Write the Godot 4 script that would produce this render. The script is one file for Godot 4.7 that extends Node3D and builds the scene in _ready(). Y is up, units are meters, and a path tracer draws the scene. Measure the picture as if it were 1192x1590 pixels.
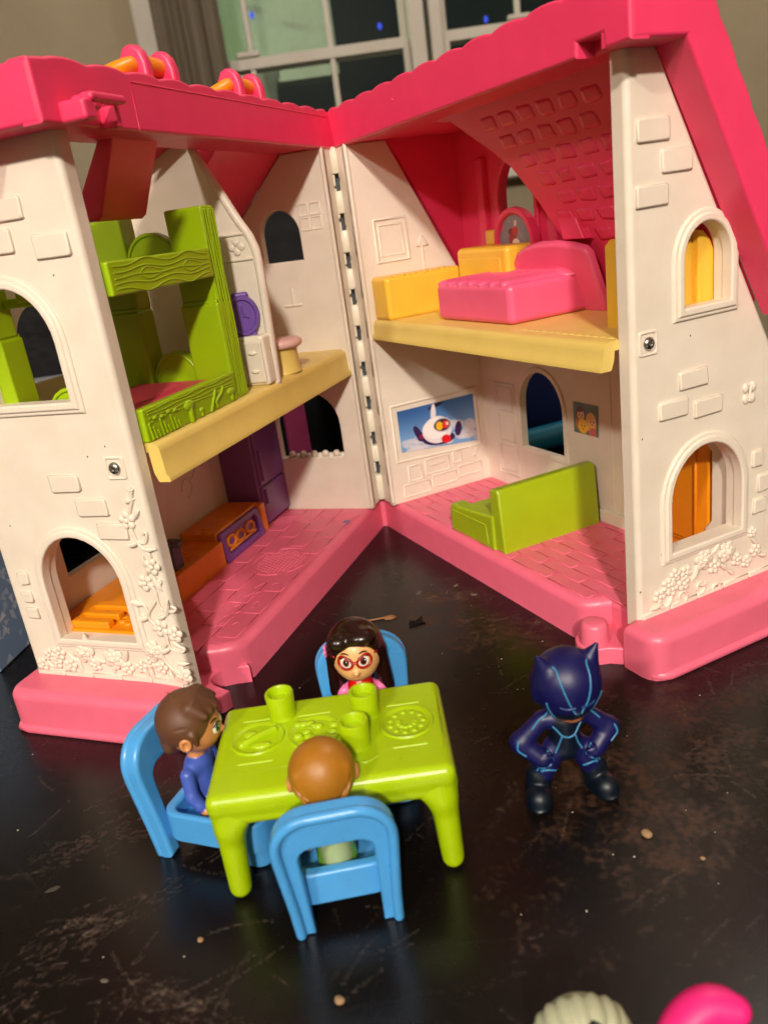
extends Node3D
# A folded-open toy house on a worn dark table, with a toy dining set, dolls and a blue figure. Lengths in the builders are centimetres; S turns them into metres.
const S := 0.01
const LEFT := 0
const RIGHT := 1
const LU := 24.5      # outer face of the left gable, measured along the open front from the hinge
const RU := 24.93     # the same on the right

const LAMP_COLOR := Color(1.0, 0.962, 0.905)
const LAMP_ENERGY := 2.75

var used := {}
var M := {}
var rng := RandomNumberGenerator.new()
var house: Node3D


# ---------------------------------------------------------------- mesh builder
class MB:
	var v := PackedVector3Array()
	var n := PackedVector3Array()
	var c := PackedColorArray()
	var uv := PackedVector2Array()
	var X := Transform3D()
	var N := Basis()
	var col := Color(1, 1, 1)

	func at(t: Transform3D) -> MB:
		X = t
		N = t.basis.inverse().transposed()
		return self

	func tri(a: Vector3, b: Vector3, d: Vector3, na: Vector3, nb: Vector3, nd: Vector3, ua := Vector2(), ub := Vector2(), ud := Vector2()) -> void:
		var A := X * a
		var B := X * b
		var D := X * d
		var NA := (N * na).normalized()
		var NB := (N * nb).normalized()
		var ND := (N * nd).normalized()
		var g := (B - A).cross(D - A)
		if g.length_squared() < 1e-14:
			return
		if g.dot(NA + NB + ND) > 0.0:
			v.append_array([A * 0.01, D * 0.01, B * 0.01])
			n.append_array([NA, ND, NB])
			uv.append_array([ua, ud, ub])
		else:
			v.append_array([A * 0.01, B * 0.01, D * 0.01])
			n.append_array([NA, NB, ND])
			uv.append_array([ua, ub, ud])
		c.append_array([col, col, col])

	func quad(a: Vector3, b: Vector3, d: Vector3, e: Vector3, na: Vector3, nb: Vector3, nd: Vector3, ne: Vector3) -> void:
		tri(a, b, d, na, nb, nd)
		tri(a, d, e, na, nd, ne)

	func flat(a: Vector3, b: Vector3, d: Vector3, e: Vector3, nn: Vector3) -> void:
		quad(a, b, d, e, nn, nn, nn, nn)

	# a flat picture: corners top left, top right, bottom right, bottom left
	func picture(a: Vector3, b: Vector3, d: Vector3, e: Vector3, nn: Vector3) -> void:
		tri(a, b, d, nn, nn, nn, Vector2(0, 0), Vector2(1, 0), Vector2(1, 1))
		tri(a, d, e, nn, nn, nn, Vector2(0, 0), Vector2(1, 1), Vector2(0, 1))

	# a box with rounded edges
	func rbox(ce: Vector3, size: Vector3, r: float, seg := 3) -> void:
		var h := size * 0.5
		r = minf(r, minf(h.x, minf(h.y, h.z)) * 0.999)
		var lists := []
		for ax in 3:
			var l := []
			var w: float = h[ax]
			for k in seg + 1:
				l.append(-w + r * (1.0 - tan((1.0 - float(k) / seg) * PI / 4)))
			for k in range(seg, -1, -1):
				l.append(w - r * (1.0 - tan((1.0 - float(k) / seg) * PI / 4)))
			lists.append(l)
		for ax in 3:
			var a1 := (ax + 1) % 3
			var a2 := (ax + 2) % 3
			for s: float in [-1.0, 1.0]:
				var P := []
				for i in lists[a1].size():
					var row := []
					for j in lists[a2].size():
						var p := Vector3()
						p[ax] = s * h[ax]
						p[a1] = lists[a1][i]
						p[a2] = lists[a2][j]
						var q := p.clamp(-h + Vector3.ONE * r, h - Vector3.ONE * r)
						var d := (p - q).normalized()
						row.append([ce + q + d * r, d])
					P.append(row)
				for i in P.size() - 1:
					for j in P[i].size() - 1:
						var A = P[i][j]; var B = P[i + 1][j]; var D = P[i + 1][j + 1]; var E = P[i][j + 1]
						quad(A[0], B[0], D[0], E[0], A[1], B[1], D[1], E[1])

	# a plate: an outline on a face, raised by hgt, with softened edges
	func plate(pts: PackedVector3Array, nn: Vector3, hgt: float, bev: float) -> void:
		var k := pts.size()
		var ce := Vector3()
		for p in pts: ce += p / k
		var turn := 0.0
		for i in k: turn += (pts[i] - ce).cross(pts[(i + 1) % k] - ce).dot(nn)
		var rings := [[], [], []]
		var side := []
		for i in k:
			var p := pts[i]
			var e1 := (p - pts[(i + k - 1) % k]).normalized()
			var e2 := (pts[(i + 1) % k] - p).normalized()
			var o := ((e1 + e2).cross(nn) * signf(turn)).normalized()
			var m := bev / maxf(0.5, e1.cross(nn).normalized().dot(o) * signf(turn))
			side.append(o)
			rings[0].append(p)
			rings[1].append(p + nn * maxf(hgt - bev * 0.7, hgt * 0.25))
			rings[2].append(p + nn * hgt - o * m)
		for i in k:
			var j := (i + 1) % k
			quad(rings[0][i], rings[0][j], rings[1][j], rings[1][i], side[i], side[j], side[j], side[i])
			quad(rings[1][i], rings[1][j], rings[2][j], rings[2][i], side[i], side[j], nn, nn)
			tri(rings[2][i], rings[2][j], ce + nn * hgt, nn, nn, nn)

	static func inset(p: PackedVector2Array, d: float) -> PackedVector2Array:
		var o := PackedVector2Array()
		var k := p.size()
		for i in k:
			var e1 := (p[i] - p[(i + k - 1) % k]).normalized()
			var e2 := (p[(i + 1) % k] - p[i]).normalized()
			var l1 := Vector2(-e1.y, e1.x)
			var l2 := Vector2(-e2.y, e2.x)
			var b := (l1 + l2)
			if b.length() < 0.2: b = l1
			b = b.normalized()
			o.append(p[i] + b * d / maxf(0.45, b.dot(l1)))
		return o

	static func area(p: PackedVector2Array) -> float:
		var s := 0.0
		for i in p.size():
			s += p[i].cross(p[(i + 1) % p.size()])
		return s * 0.5

	static func wound(p: PackedVector2Array, ccw: bool) -> PackedVector2Array:
		if (area(p) > 0) == ccw: return p
		var q := p.duplicate()
		q.reverse()
		return q

	# outline (and holes) in x, y, thickness z0..z1, edges rounded by b0 / b1
	func slab(outer: PackedVector2Array, holes: Array, z0: float, z1: float, b0 := 0.0, b1 := 0.0, seg := 3) -> void:
		outer = wound(outer, true)
		var loops := [outer]
		for h in holes: loops.append(wound(h, false))
		for lp in loops:
			var prof := []      # inset, z, nz
			if b0 > 0:
				for k in seg + 1:
					var t := (1.0 - float(k) / seg) * PI / 2
					prof.append([b0 * (1 - cos(t)), z0 + b0 * (1 - sin(t)), -sin(t)])
			else: prof.append([0.0, z0, 0.0])
			if b1 > 0:
				for k in seg + 1:
					var t := float(k) / seg * PI / 2
					prof.append([b1 * (1 - cos(t)), z1 - b1 * (1 - sin(t)), sin(t)])
			else: prof.append([0.0, z1, 0.0])
			var rings := []
			for q in prof: rings.append(inset(lp, q[0]) if q[0] > 0 else lp)
			var k: int = lp.size()
			for i in k:
				var j := (i + 1) % k
				var e: Vector2 = (lp[j] - lp[i]).normalized()
				var ep: Vector2 = (lp[i] - lp[(i + k - 1) % k]).normalized()
				var en: Vector2 = (lp[(j + 1) % k] - lp[j]).normalized()
				var o := Vector2(e.y, -e.x)
				var oi := o
				var oj := o
				if e.dot(ep) > 0.72: oi = (o + Vector2(ep.y, -ep.x)).normalized()
				if e.dot(en) > 0.72: oj = (o + Vector2(en.y, -en.x)).normalized()
				for m in prof.size() - 1:
					var c0: float = sqrt(maxf(0, 1 - prof[m][2] * prof[m][2]))
					var c1: float = sqrt(maxf(0, 1 - prof[m + 1][2] * prof[m + 1][2]))
					var p0: Vector2 = rings[m][i]
					var p1: Vector2 = rings[m][j]
					var p2: Vector2 = rings[m + 1][j]
					var p3: Vector2 = rings[m + 1][i]
					quad(Vector3(p0.x, p0.y, prof[m][1]), Vector3(p1.x, p1.y, prof[m][1]), Vector3(p2.x, p2.y, prof[m + 1][1]), Vector3(p3.x, p3.y, prof[m + 1][1]),
						Vector3(oi.x * c0, oi.y * c0, prof[m][2]), Vector3(oj.x * c0, oj.y * c0, prof[m][2]), Vector3(oj.x * c1, oj.y * c1, prof[m + 1][2]), Vector3(oi.x * c1, oi.y * c1, prof[m + 1][2]))
		for s in 2:
			var b := b1 if s else b0
			var z := z1 if s else z0
			var lo := []
			for lp in loops: lo.append(inset(lp, b) if b > 0 else lp)
			for t in cap(lo[0], lo.slice(1)):
				var nz := Vector3(0, 0, 1 if s else -1)
				tri(Vector3(t[0].x, t[0].y, z), Vector3(t[1].x, t[1].y, z), Vector3(t[2].x, t[2].y, z), nz, nz, nz)

	static func cap(outer: PackedVector2Array, holes: Array) -> Array:
		var out := []
		if holes.is_empty():
			var ix := Geometry2D.triangulate_polygon(outer)
			for i in range(0, ix.size(), 3): out.append([outer[ix[i]], outer[ix[i + 1]], outer[ix[i + 2]]])
			return out
		var xs := [-1e3, 1e3]
		for h in holes:
			var lo := 1e9
			var hi := -1e9
			for p in h:
				lo = minf(lo, p.x)
				hi = maxf(hi, p.x)
			xs.append((lo + hi) * 0.5 + 0.0137)
		xs.sort()
		for i in xs.size() - 1:
			if xs[i + 1] - xs[i] < 1e-3: continue
			var strip := PackedVector2Array([Vector2(xs[i], -1e3), Vector2(xs[i + 1], -1e3), Vector2(xs[i + 1], 1e3), Vector2(xs[i], 1e3)])
			var pieces := Geometry2D.intersect_polygons(outer, strip)
			for h in holes:
				var nxt := []
				for p in pieces: nxt.append_array(Geometry2D.clip_polygons(p, h))
				pieces.assign(nxt)
			for p in pieces:
				var ix := Geometry2D.triangulate_polygon(p)
				for k in range(0, ix.size(), 3): out.append([p[ix[k]], p[ix[k + 1]], p[ix[k + 2]]])
		return out

	# a turned shape about the y axis; profile of (radius, y)
	func lathe(prof: Array, segs := 32, ce := Vector3(), sx := 1.0, sz := 1.0) -> void:
		for i in prof.size() - 1:
			var a: Vector2 = prof[i]
			var b: Vector2 = prof[i + 1]
			var d := (b - a).normalized()
			var na := Vector2(d.y, -d.x)
			var nb := na
			if i > 0:
				var dp: Vector2 = (a - prof[i - 1]).normalized()
				if dp.dot(d) > 0.6: na = (na + Vector2(dp.y, -dp.x)).normalized()
			if i < prof.size() - 2:
				var dn: Vector2 = (prof[i + 2] - b).normalized()
				if dn.dot(d) > 0.6: nb = (nb + Vector2(dn.y, -dn.x)).normalized()
			for k in segs:
				var t0 := TAU * k / segs
				var t1 := TAU * (k + 1) / segs
				quad(ce + Vector3(a.x * cos(t0) * sx, a.y, a.x * sin(t0) * sz), ce + Vector3(a.x * cos(t1) * sx, a.y, a.x * sin(t1) * sz),
					ce + Vector3(b.x * cos(t1) * sx, b.y, b.x * sin(t1) * sz), ce + Vector3(b.x * cos(t0) * sx, b.y, b.x * sin(t0) * sz),
					Vector3(na.x * cos(t0) / sx, na.y, na.x * sin(t0) / sz), Vector3(na.x * cos(t1) / sx, na.y, na.x * sin(t1) / sz),
					Vector3(nb.x * cos(t1) / sx, nb.y, nb.x * sin(t1) / sz), Vector3(nb.x * cos(t0) / sx, nb.y, nb.x * sin(t0) / sz))

	func ell(ce: Vector3, r: Vector3, seg := 16, B := Basis()) -> void:
		var rows := seg / 2
		for i in rows:
			for j in seg:
				var P := []
				for q in [[i, j], [i, j + 1], [i + 1, j + 1], [i + 1, j]]:
					var t: float = PI * q[0] / rows
					var f: float = TAU * q[1] / seg
					var d := Vector3(sin(t) * cos(f), cos(t), sin(t) * sin(f))
					P.append([ce + B * (d * r), B * (d / r).normalized()])
				quad(P[0][0], P[1][0], P[2][0], P[3][0], P[0][1], P[1][1], P[2][1], P[3][1])

	# a round bar along a path with rounded ends; sq flattens it along the axis ax
	func tube(path: Array, rad, sides := 10, closed := false, up := Vector3.ZERO, sq := 1.0) -> void:
		var pts := []
		var rs := []
		var k := path.size()
		for i in k:
			pts.append(path[i])
			rs.append(rad[i] if rad is Array else rad)
		var fr := []
		var prev := Vector3()
		for i in k:
			var d: Vector3
			if closed: d = (pts[(i + 1) % k] - pts[(i + k - 1) % k]).normalized()
			else: d = (pts[mini(i + 1, k - 1)] - pts[maxi(i - 1, 0)]).normalized()
			var s: Vector3
			if up != Vector3.ZERO: s = up - d * up.dot(d)
			elif i == 0: s = d.cross(Vector3(0.31, 0.87, 0.39))
			else: s = prev - d * prev.dot(d)
			s = s.normalized()
			prev = s
			fr.append([s, d.cross(s), d])
		var rings := []
		var caps := 3
		if not closed:
			for q in range(caps, 0, -1):
				var t := PI / 2 * q / caps
				rings.append([pts[0] - fr[0][2] * rs[0] * sin(t) * sq, fr[0], rs[0] * maxf(cos(t), 0.001), -sin(t)])
		for i in k: rings.append([pts[i], fr[i], rs[i], 0.0])
		if closed: rings.append(rings[0])
		else:
			for q in range(1, caps + 1):
				var t := PI / 2 * q / caps
				rings.append([pts[k - 1] + fr[k - 1][2] * rs[k - 1] * sin(t) * sq, fr[k - 1], rs[k - 1] * maxf(cos(t), 0.001), sin(t)])
		for i in rings.size() - 1:
			for j in sides:
				var P := []
				for q in [[i, j], [i, j + 1], [i + 1, j + 1], [i + 1, j]]:
					var R = rings[q[0]]
					var t: float = TAU * q[1] / sides
					var o: Vector3 = R[1][0] * cos(t) * sq + R[1][1] * sin(t)
					var on: Vector3 = (R[1][0] * cos(t) / sq + R[1][1] * sin(t)).normalized()
					P.append([R[0] + o * R[2], (on * sqrt(1 - R[3] * R[3]) + R[1][2] * R[3])])
				quad(P[0][0], P[1][0], P[2][0], P[3][0], P[0][1], P[1][1], P[2][1], P[3][1])

	func mesh() -> ArrayMesh:
		var a := []
		a.resize(Mesh.ARRAY_MAX)
		a[Mesh.ARRAY_VERTEX] = v
		a[Mesh.ARRAY_NORMAL] = n
		a[Mesh.ARRAY_COLOR] = c
		a[Mesh.ARRAY_TEX_UV] = uv
		var m := ArrayMesh.new()
		m.add_surface_from_arrays(Mesh.PRIMITIVE_TRIANGLES, a)
		return m


# ---------------------------------------------------------------- smooth bodies: tapered capsules, ellipsoids and boxes joined by a smooth minimum, meshed as surface nets
class Body:
	var P := []
	var lo := Vector3(1e9, 1e9, 1e9)
	var hi := Vector3(-1e9, -1e9, -1e9)

	func grow(p: Vector3, r: float) -> void:
		lo = lo.min(p - Vector3.ONE * r)
		hi = hi.max(p + Vector3.ONE * r)

	func cap(a: Vector3, b: Vector3, ra: float, rb: float, col := Color.WHITE, k := 0.15, cut := false) -> Body:
		P.append([0, a, b - a, ra, rb, col, k, cut, maxf((b - a).length_squared(), 1e-9)])
		if not cut:
			grow(a, ra)
			grow(b, rb)
		return self

	func ell(ce: Vector3, r: Vector3, col := Color.WHITE, k := 0.15, B := Basis(), cut := false) -> Body:
		P.append([1, ce, r, B.inverse(), 0.0, col, k, cut, 0.0])
		if not cut: grow(ce, maxf(r.x, maxf(r.y, r.z)))
		return self

	func box(ce: Vector3, h: Vector3, rd: float, col := Color.WHITE, k := 0.15, B := Basis(), cut := false) -> Body:
		P.append([2, ce, h - Vector3.ONE * rd, B.inverse(), rd, col, k, cut, 0.0])
		if not cut: grow(ce, h.length())
		return self

	func one(q: Array, p: Vector3) -> float:
		if q[0] == 0:
			var w: Vector3 = p - q[1]
			var t := clampf(w.dot(q[2]) / q[8], 0, 1)
			return (w - q[2] * t).length() - lerpf(q[3], q[4], t)
		if q[0] == 1:
			var e: Vector3 = q[3] * (p - q[1])
			var k0: float = (e / q[2]).length()
			var k1: float = (e / (q[2] * q[2])).length()
			return k0 * (k0 - 1.0) / maxf(k1, 1e-6)
		var d: Vector3 = (q[3] * (p - q[1])).abs() - q[2]
		return d.max(Vector3.ZERO).length() + minf(maxf(d.x, maxf(d.y, d.z)), 0.0) - q[4]

	func f(p: Vector3) -> float:
		var d := 1e9
		for q in P:
			var e := one(q, p)
			var k: float = q[6]
			if q[7]:
				var h := clampf(0.5 - 0.5 * (d + e) / k, 0, 1)
				d = lerpf(d, -e, h) + k * h * (1 - h)
			elif d > 1e8: d = e
			else:
				var h := clampf(0.5 + 0.5 * (d - e) / k, 0, 1)
				d = lerpf(d, e, h) - k * h * (1 - h)
		return d

	func color(p: Vector3) -> Color:
		var best := 1e9
		var c := Color.WHITE
		for q in P:
			var e := one(q, p)
			if q[7]: continue
			if e < best:
				best = e
				c = q[5]
		return c

	func grad(p: Vector3) -> Vector3:
		var e := 0.01
		return Vector3(f(p + Vector3(e, 0, 0)) - f(p - Vector3(e, 0, 0)), f(p + Vector3(0, e, 0)) - f(p - Vector3(0, e, 0)), f(p + Vector3(0, 0, e)) - f(p - Vector3(0, 0, e))).normalized()

	# nearest point on the skin, lifted by off
	func skin(p: Vector3, off := 0.0) -> Vector3:
		for i in 8:
			p -= grad(p) * (f(p) - off) * 0.9
		return p

	func build(mb: MB, cell: float) -> void:
		var a := lo - Vector3.ONE * cell * 2
		var sz := (hi - lo) / cell + Vector3.ONE * 4
		var nx := (int(sz.x) / 4 + 1) * 4 + 1
		var ny := (int(sz.y) / 4 + 1) * 4 + 1
		var nz := (int(sz.z) / 4 + 1) * 4 + 1
		var D := PackedFloat32Array()
		D.resize(nx * ny * nz)
		D.fill(9.0)
		var seen := PackedByteArray()
		seen.resize(nx * ny * nz)
		for bx in (nx - 1) / 4:
			for by in (ny - 1) / 4:
				for bz in (nz - 1) / 4:
					var ce := a + Vector3(bx * 4 + 2, by * 4 + 2, bz * 4 + 2) * cell
					var d := f(ce)
					var far := absf(d) > cell * 5.2
					for i in 5:
						for j in 5:
							for k in 5:
								var ix := ((bx * 4 + i) * ny + by * 4 + j) * nz + bz * 4 + k
								if seen[ix]: continue
								if far: D[ix] = d
								else:
									D[ix] = f(a + Vector3(bx * 4 + i, by * 4 + j, bz * 4 + k) * cell)
									seen[ix] = 1
		var vid := PackedInt32Array()
		vid.resize(nx * ny * nz)
		vid.fill(-1)
		var V := PackedVector3Array()
		var NN := PackedVector3Array()
		var C := PackedColorArray()
		var off := [0, 1, nz, nz + 1, ny * nz, ny * nz + 1, ny * nz + nz, ny * nz + nz + 1]
		var cor := [Vector3(0, 0, 0), Vector3(0, 0, 1), Vector3(0, 1, 0), Vector3(0, 1, 1), Vector3(1, 0, 0), Vector3(1, 0, 1), Vector3(1, 1, 0), Vector3(1, 1, 1)]
		var edges := [[0, 1], [2, 3], [4, 5], [6, 7], [0, 2], [1, 3], [4, 6], [5, 7], [0, 4], [1, 5], [2, 6], [3, 7]]
		for i in nx - 1:
			for j in ny - 1:
				for k in nz - 1:
					var b := (i * ny + j) * nz + k
					var neg := 0
					for o in off:
						if D[b + o] < 0: neg += 1
					if neg == 0 or neg == 8: continue
					var p := Vector3()
					var cnt := 0
					for e in edges:
						var d0 := D[b + off[e[0]]]
						var d1 := D[b + off[e[1]]]
						if (d0 < 0) != (d1 < 0):
							p += cor[e[0]].lerp(cor[e[1]], d0 / (d0 - d1))
							cnt += 1
					p = a + (Vector3(i, j, k) + p / cnt) * cell
					vid[b] = V.size()
					V.append(p)
					NN.append(grad(p))
					C.append(color(p))
		for i in range(1, nx - 1):
			for j in range(1, ny - 1):
				for k in range(1, nz - 1):
					var b := (i * ny + j) * nz + k
					for ax in 3:
						var st: int = [ny * nz, nz, 1][ax]
						if (D[b] < 0) == (D[b + st] < 0): continue
						var s1: int = [nz, 1, ny * nz][ax]
						var s2: int = [1, ny * nz, nz][ax]
						var q := [vid[b], vid[b - s1], vid[b - s1 - s2], vid[b - s2]]
						if q.min() < 0: continue
						for t in [[0, 1, 2], [0, 2, 3]]:
							var c0 := mb.c.size()
							mb.tri(V[q[t[0]]], V[q[t[1]]], V[q[t[2]]], NN[q[t[0]]], NN[q[t[1]]], NN[q[t[2]]])
							if mb.c.size() > c0:
								mb.c[c0] = C[q[t[0]]]
								# the second and third corner may have been swapped by the builder
								var sw := not mb.v[c0 + 1].is_equal_approx((mb.X * V[q[t[1]]]) * 0.01)
								mb.c[c0 + 1] = C[q[t[2]]] if sw else C[q[t[1]]]
								mb.c[c0 + 2] = C[q[t[1]]] if sw else C[q[t[2]]]


# ---------------------------------------------------------------- naming
func numbered(called: String) -> String:
	var k: int = used.get(called, -1) + 1
	used[called] = k
	return called if k == 0 else "%s_%03d" % [called, k]


func tag(o: Node, label := "", category := "", group := "", kind := "") -> Node:
	for q in [["label", label], ["category", category], ["group", group], ["kind", kind]]:
		if q[1] != "": o.set_meta(q[0], q[1])
	return o


func thing(called: String, label: String, category: String, at := Vector3.ZERO, yaw := 0.0, group := "") -> Node3D:
	var o := Node3D.new()
	o.name = numbered(called)
	add_child(o)
	o.position = at * S
	o.rotation.y = yaw
	tag(o, label, category, group)
	return o


func part(parent: Node, called: String, mb: MB, mat: Material, label := "") -> MeshInstance3D:
	var o := MeshInstance3D.new()
	o.name = called
	o.mesh = mb.mesh()
	o.material_override = mat
	o.cast_shadow = GeometryInstance3D.SHADOW_CASTING_SETTING_ON
	parent.add_child(o, true)
	if label != "": o.set_meta("label", label)
	return o


func single(called: String, mb: MB, mat: Material, at: Vector3, label: String, category: String, group := "", yaw := 0.0) -> MeshInstance3D:
	var o := part(self, numbered(called), mb, mat)
	o.position = at * S
	o.rotation.y = yaw
	tag(o, label, category, group)
	return o


func structure(called: String, mb: MB, mat: Material) -> MeshInstance3D:
	var o := part(self, numbered(called), mb, mat)
	o.set_meta("kind", "structure")
	return o


func bld(t := Transform3D()) -> MB:
	return MB.new().at(t)


# wing coordinates: u along the open front from the hinge, h height, w depth into the wing
func wing(side: int, org := Vector3.ZERO) -> Transform3D:
	var a := deg_to_rad(21.79 if side == LEFT else 23.6)
	var sg := -1.0 if side == LEFT else 1.0
	return Transform3D(Basis(Vector3(sg * sin(a), 0, cos(a)), Vector3.UP, Vector3(sg * cos(a), 0, -sin(a))), -org)


func wp(side: int, u: float, h: float, w: float) -> Vector3:
	return wing(side) * Vector3(u, h, w)


func wm(side: int, org := Vector3.ZERO) -> MB:
	return bld(wing(side, org))


# planes of a wing for slabs: gable plane (x = w, y = h, z = u), front plane (x = u, y = h, z = w), floor plane (x = u, y = w, z = h)
func gable(side: int, org := Vector3.ZERO) -> MB:
	return bld(wing(side, org) * Transform3D(Basis(Vector3(0, 0, 1), Vector3(0, 1, 0), Vector3(1, 0, 0)), Vector3.ZERO))


func floorp(side: int, org := Vector3.ZERO) -> MB:
	return bld(wing(side, org) * Transform3D(Basis(Vector3(1, 0, 0), Vector3(0, 0, 1), Vector3(0, 1, 0)), Vector3.ZERO))


func poly(a: Array) -> PackedVector2Array:
	var p := PackedVector2Array()
	for i in range(0, a.size(), 2): p.append(Vector2(a[i], a[i + 1]))
	return p


func rect(x0: float, y0: float, x1: float, y1: float, r := 0.0, seg := 5) -> PackedVector2Array:
	var p := PackedVector2Array()
	if r <= 0: return PackedVector2Array([Vector2(x0, y0), Vector2(x1, y0), Vector2(x1, y1), Vector2(x0, y1)])
	var q := [[x1 - r, y0 + r, -PI / 2], [x1 - r, y1 - r, 0.0], [x0 + r, y1 - r, PI / 2], [x0 + r, y0 + r, PI]]
	for c in q:
		for k in seg + 1:
			var t: float = c[2] + PI / 2 * k / seg
			p.append(Vector2(c[0] + r * cos(t), c[1] + r * sin(t)))
	return p


# an arched opening: flat sill, straight sides, round head
func arch(cx: float, y0: float, y1: float, hw: float, head := 1.0, grow := 0.0) -> PackedVector2Array:
	var p := PackedVector2Array()
	y0 -= grow
	y1 += grow
	hw += grow
	var sp := y1 - hw * head
	p.append(Vector2(cx - hw, y0))
	p.append(Vector2(cx + hw, y0))
	for k in 17:
		var t := PI * k / 16
		p.append(Vector2(cx + hw * cos(t), sp + hw * head * sin(t)))
	return p


func spline(pts: Array, n := 5, closed := false) -> Array:
	var o := []
	var k := pts.size()
	for i in (k if closed else k - 1):
		var a: Vector3 = pts[(i + k - 1) % k] if closed else pts[maxi(i - 1, 0)]
		var b: Vector3 = pts[i]
		var c: Vector3 = pts[(i + 1) % k]
		var d: Vector3 = pts[(i + 2) % k] if closed else pts[mini(i + 2, k - 1)]
		for q in n:
			o.append(b.cubic_interpolate(c, a, d, float(q) / n))
	if not closed: o.append(pts[k - 1])
	return o


# ---------------------------------------------------------------- materials
func plastic(col: Color, rough := 0.38, sss := 0.0) -> StandardMaterial3D:
	var m := StandardMaterial3D.new()
	m.albedo_color = col
	m.roughness = rough
	m.metallic_specular = 0.5
	m.normal_enabled = true
	m.normal_scale = 0.12
	m.normal_texture = M.grain
	m.roughness_texture = M.smudge
	m.albedo_texture = M.tint
	m.uv1_triplanar = true
	m.uv1_scale = Vector3(14, 14, 14)
	if sss > 0:
		m.subsurf_scatter_enabled = true
		m.subsurf_scatter_strength = sss
	return m


func vplastic(rough := 0.38) -> StandardMaterial3D:
	var m := plastic(Color.WHITE, rough)
	m.vertex_color_use_as_albedo = true
	return m


func lin(c: Color) -> Color:
	return c.srgb_to_linear()


func noise_tex(freq: float, sd: int, oct := 4, normal := false, bump := 2.0, lo := Color(0.8, 0.8, 0.8), hi := Color.WHITE) -> NoiseTexture2D:
	var f := FastNoiseLite.new()
	f.seed = sd
	f.frequency = freq
	f.fractal_octaves = oct
	var t := NoiseTexture2D.new()
	t.width = 512
	t.height = 512
	t.seamless = true
	t.noise = f
	if normal:
		t.as_normal_map = true
		t.bump_strength = bump
	else:
		var g := Gradient.new()
		g.set_color(0, lo)
		g.set_color(1, hi)
		t.color_ramp = g
	return t


func materials() -> void:
	M.grain = noise_tex(0.03, 3, 4, true, 3.0)
	M.smudge = noise_tex(0.012, 8, 4, false, 0, Color(0.75, 0.75, 0.75), Color.WHITE)
	M.tint = noise_tex(0.006, 21, 5, false, 0, Color(0.955, 0.945, 0.935), Color.WHITE)
	M.cream = plastic(Color(0.90, 0.85, 0.79), 0.5)
	M.ivory = plastic(Color(0.93, 0.89, 0.82), 0.45)
	M.roof = plastic(Color(0.93, 0.23, 0.41), 0.45)
	M.base = plastic(Color(0.92, 0.42, 0.53), 0.42)
	M.yellow = plastic(Color(0.88, 0.77, 0.42), 0.42)
	M.gold = plastic(Color(0.94, 0.74, 0.24), 0.4)
	M.lime = plastic(Color(0.60, 0.72, 0.03), 0.4)
	M.sofa = plastic(Color(0.63, 0.72, 0.08), 0.4)
	M.table_green = plastic(Color(0.64, 0.76, 0.02), 0.36)
	M.bed_pink = plastic(Color(0.94, 0.37, 0.53), 0.4)
	M.mattress = plastic(Color(0.85, 0.25, 0.35), 0.5)
	M.violet = plastic(Color(0.42, 0.28, 0.62), 0.4)
	M.plum = plastic(Color(0.50, 0.31, 0.57), 0.35)
	M.oven = plastic(Color(0.48, 0.25, 0.58), 0.35)
	M.orange = plastic(Color(0.95, 0.57, 0.06), 0.4)
	M.slate = plastic(Color(0.28, 0.31, 0.36), 0.4)
	M.blue = plastic(Color(0.29, 0.61, 0.87), 0.34)
	M.magenta = plastic(Color(0.93, 0.42, 0.80), 0.4)
	M.handle = plastic(Color(0.98, 0.58, 0.05), 0.42)
	M.steel = plastic(Color(0.75, 0.75, 0.75), 0.3)
	M.steel.metallic = 1.0
	M.hole = plastic(Color(0.05, 0.045, 0.04), 0.8)
	M.v = vplastic(0.42)
	M.vgloss = vplastic(0.5)


func _ready() -> void:
	rng.seed = 11
	# camera
	var cam := Camera3D.new()
	cam.name = "camera"
	add_child(cam)
	var th := deg_to_rad(19.8)
	var ro := deg_to_rad(-8.05)
	var fw := Vector3(0, -sin(th), -cos(th))
	var up := Vector3(0, cos(th), -sin(th))
	var rt := Vector3.RIGHT
	cam.transform = Transform3D(Basis(rt * cos(ro) + up * sin(ro), up * cos(ro) - rt * sin(ro), -fw), Vector3(0.03, 20.43, 54.08) * S)
	cam.near = 0.01
	cam.far = 60.0
	cam.current = true
	var att := CameraAttributesPhysical.new()
	att.frustum_near = 0.01
	att.frustum_far = 60.0
	att.frustum_focus_distance = 0.37
	att.frustum_focal_length = 18.68
	att.exposure_aperture = 8.5
	cam.attributes = att
	cam.fov = 65.43
	# surroundings: a lit room at night
	var we := WorldEnvironment.new()
	we.name = "surroundings"
	var env := Environment.new()
	env.background_mode = Environment.BG_COLOR
	env.background_color = Color(0.01, 0.013, 0.02)
	env.tonemap_mode = Environment.TONE_MAPPER_LINEAR
	env.tonemap_exposure = 1.0
	env.sdfgi_enabled = true
	env.ssao_enabled = true
	env.ssil_enabled = true
	we.environment = env
	add_child(we)
	materials()
	lamps()
	added_ceiling_lamp()
	room()
	table()
	house = thing("dollhouse", "pink-roofed cream plastic dollhouse standing folded open on the dark table", "dollhouse")
	house_shell()
	house_left()
	house_right()
	dining_set()
	dolls()
	blue_figure()
	small_things()


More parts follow.
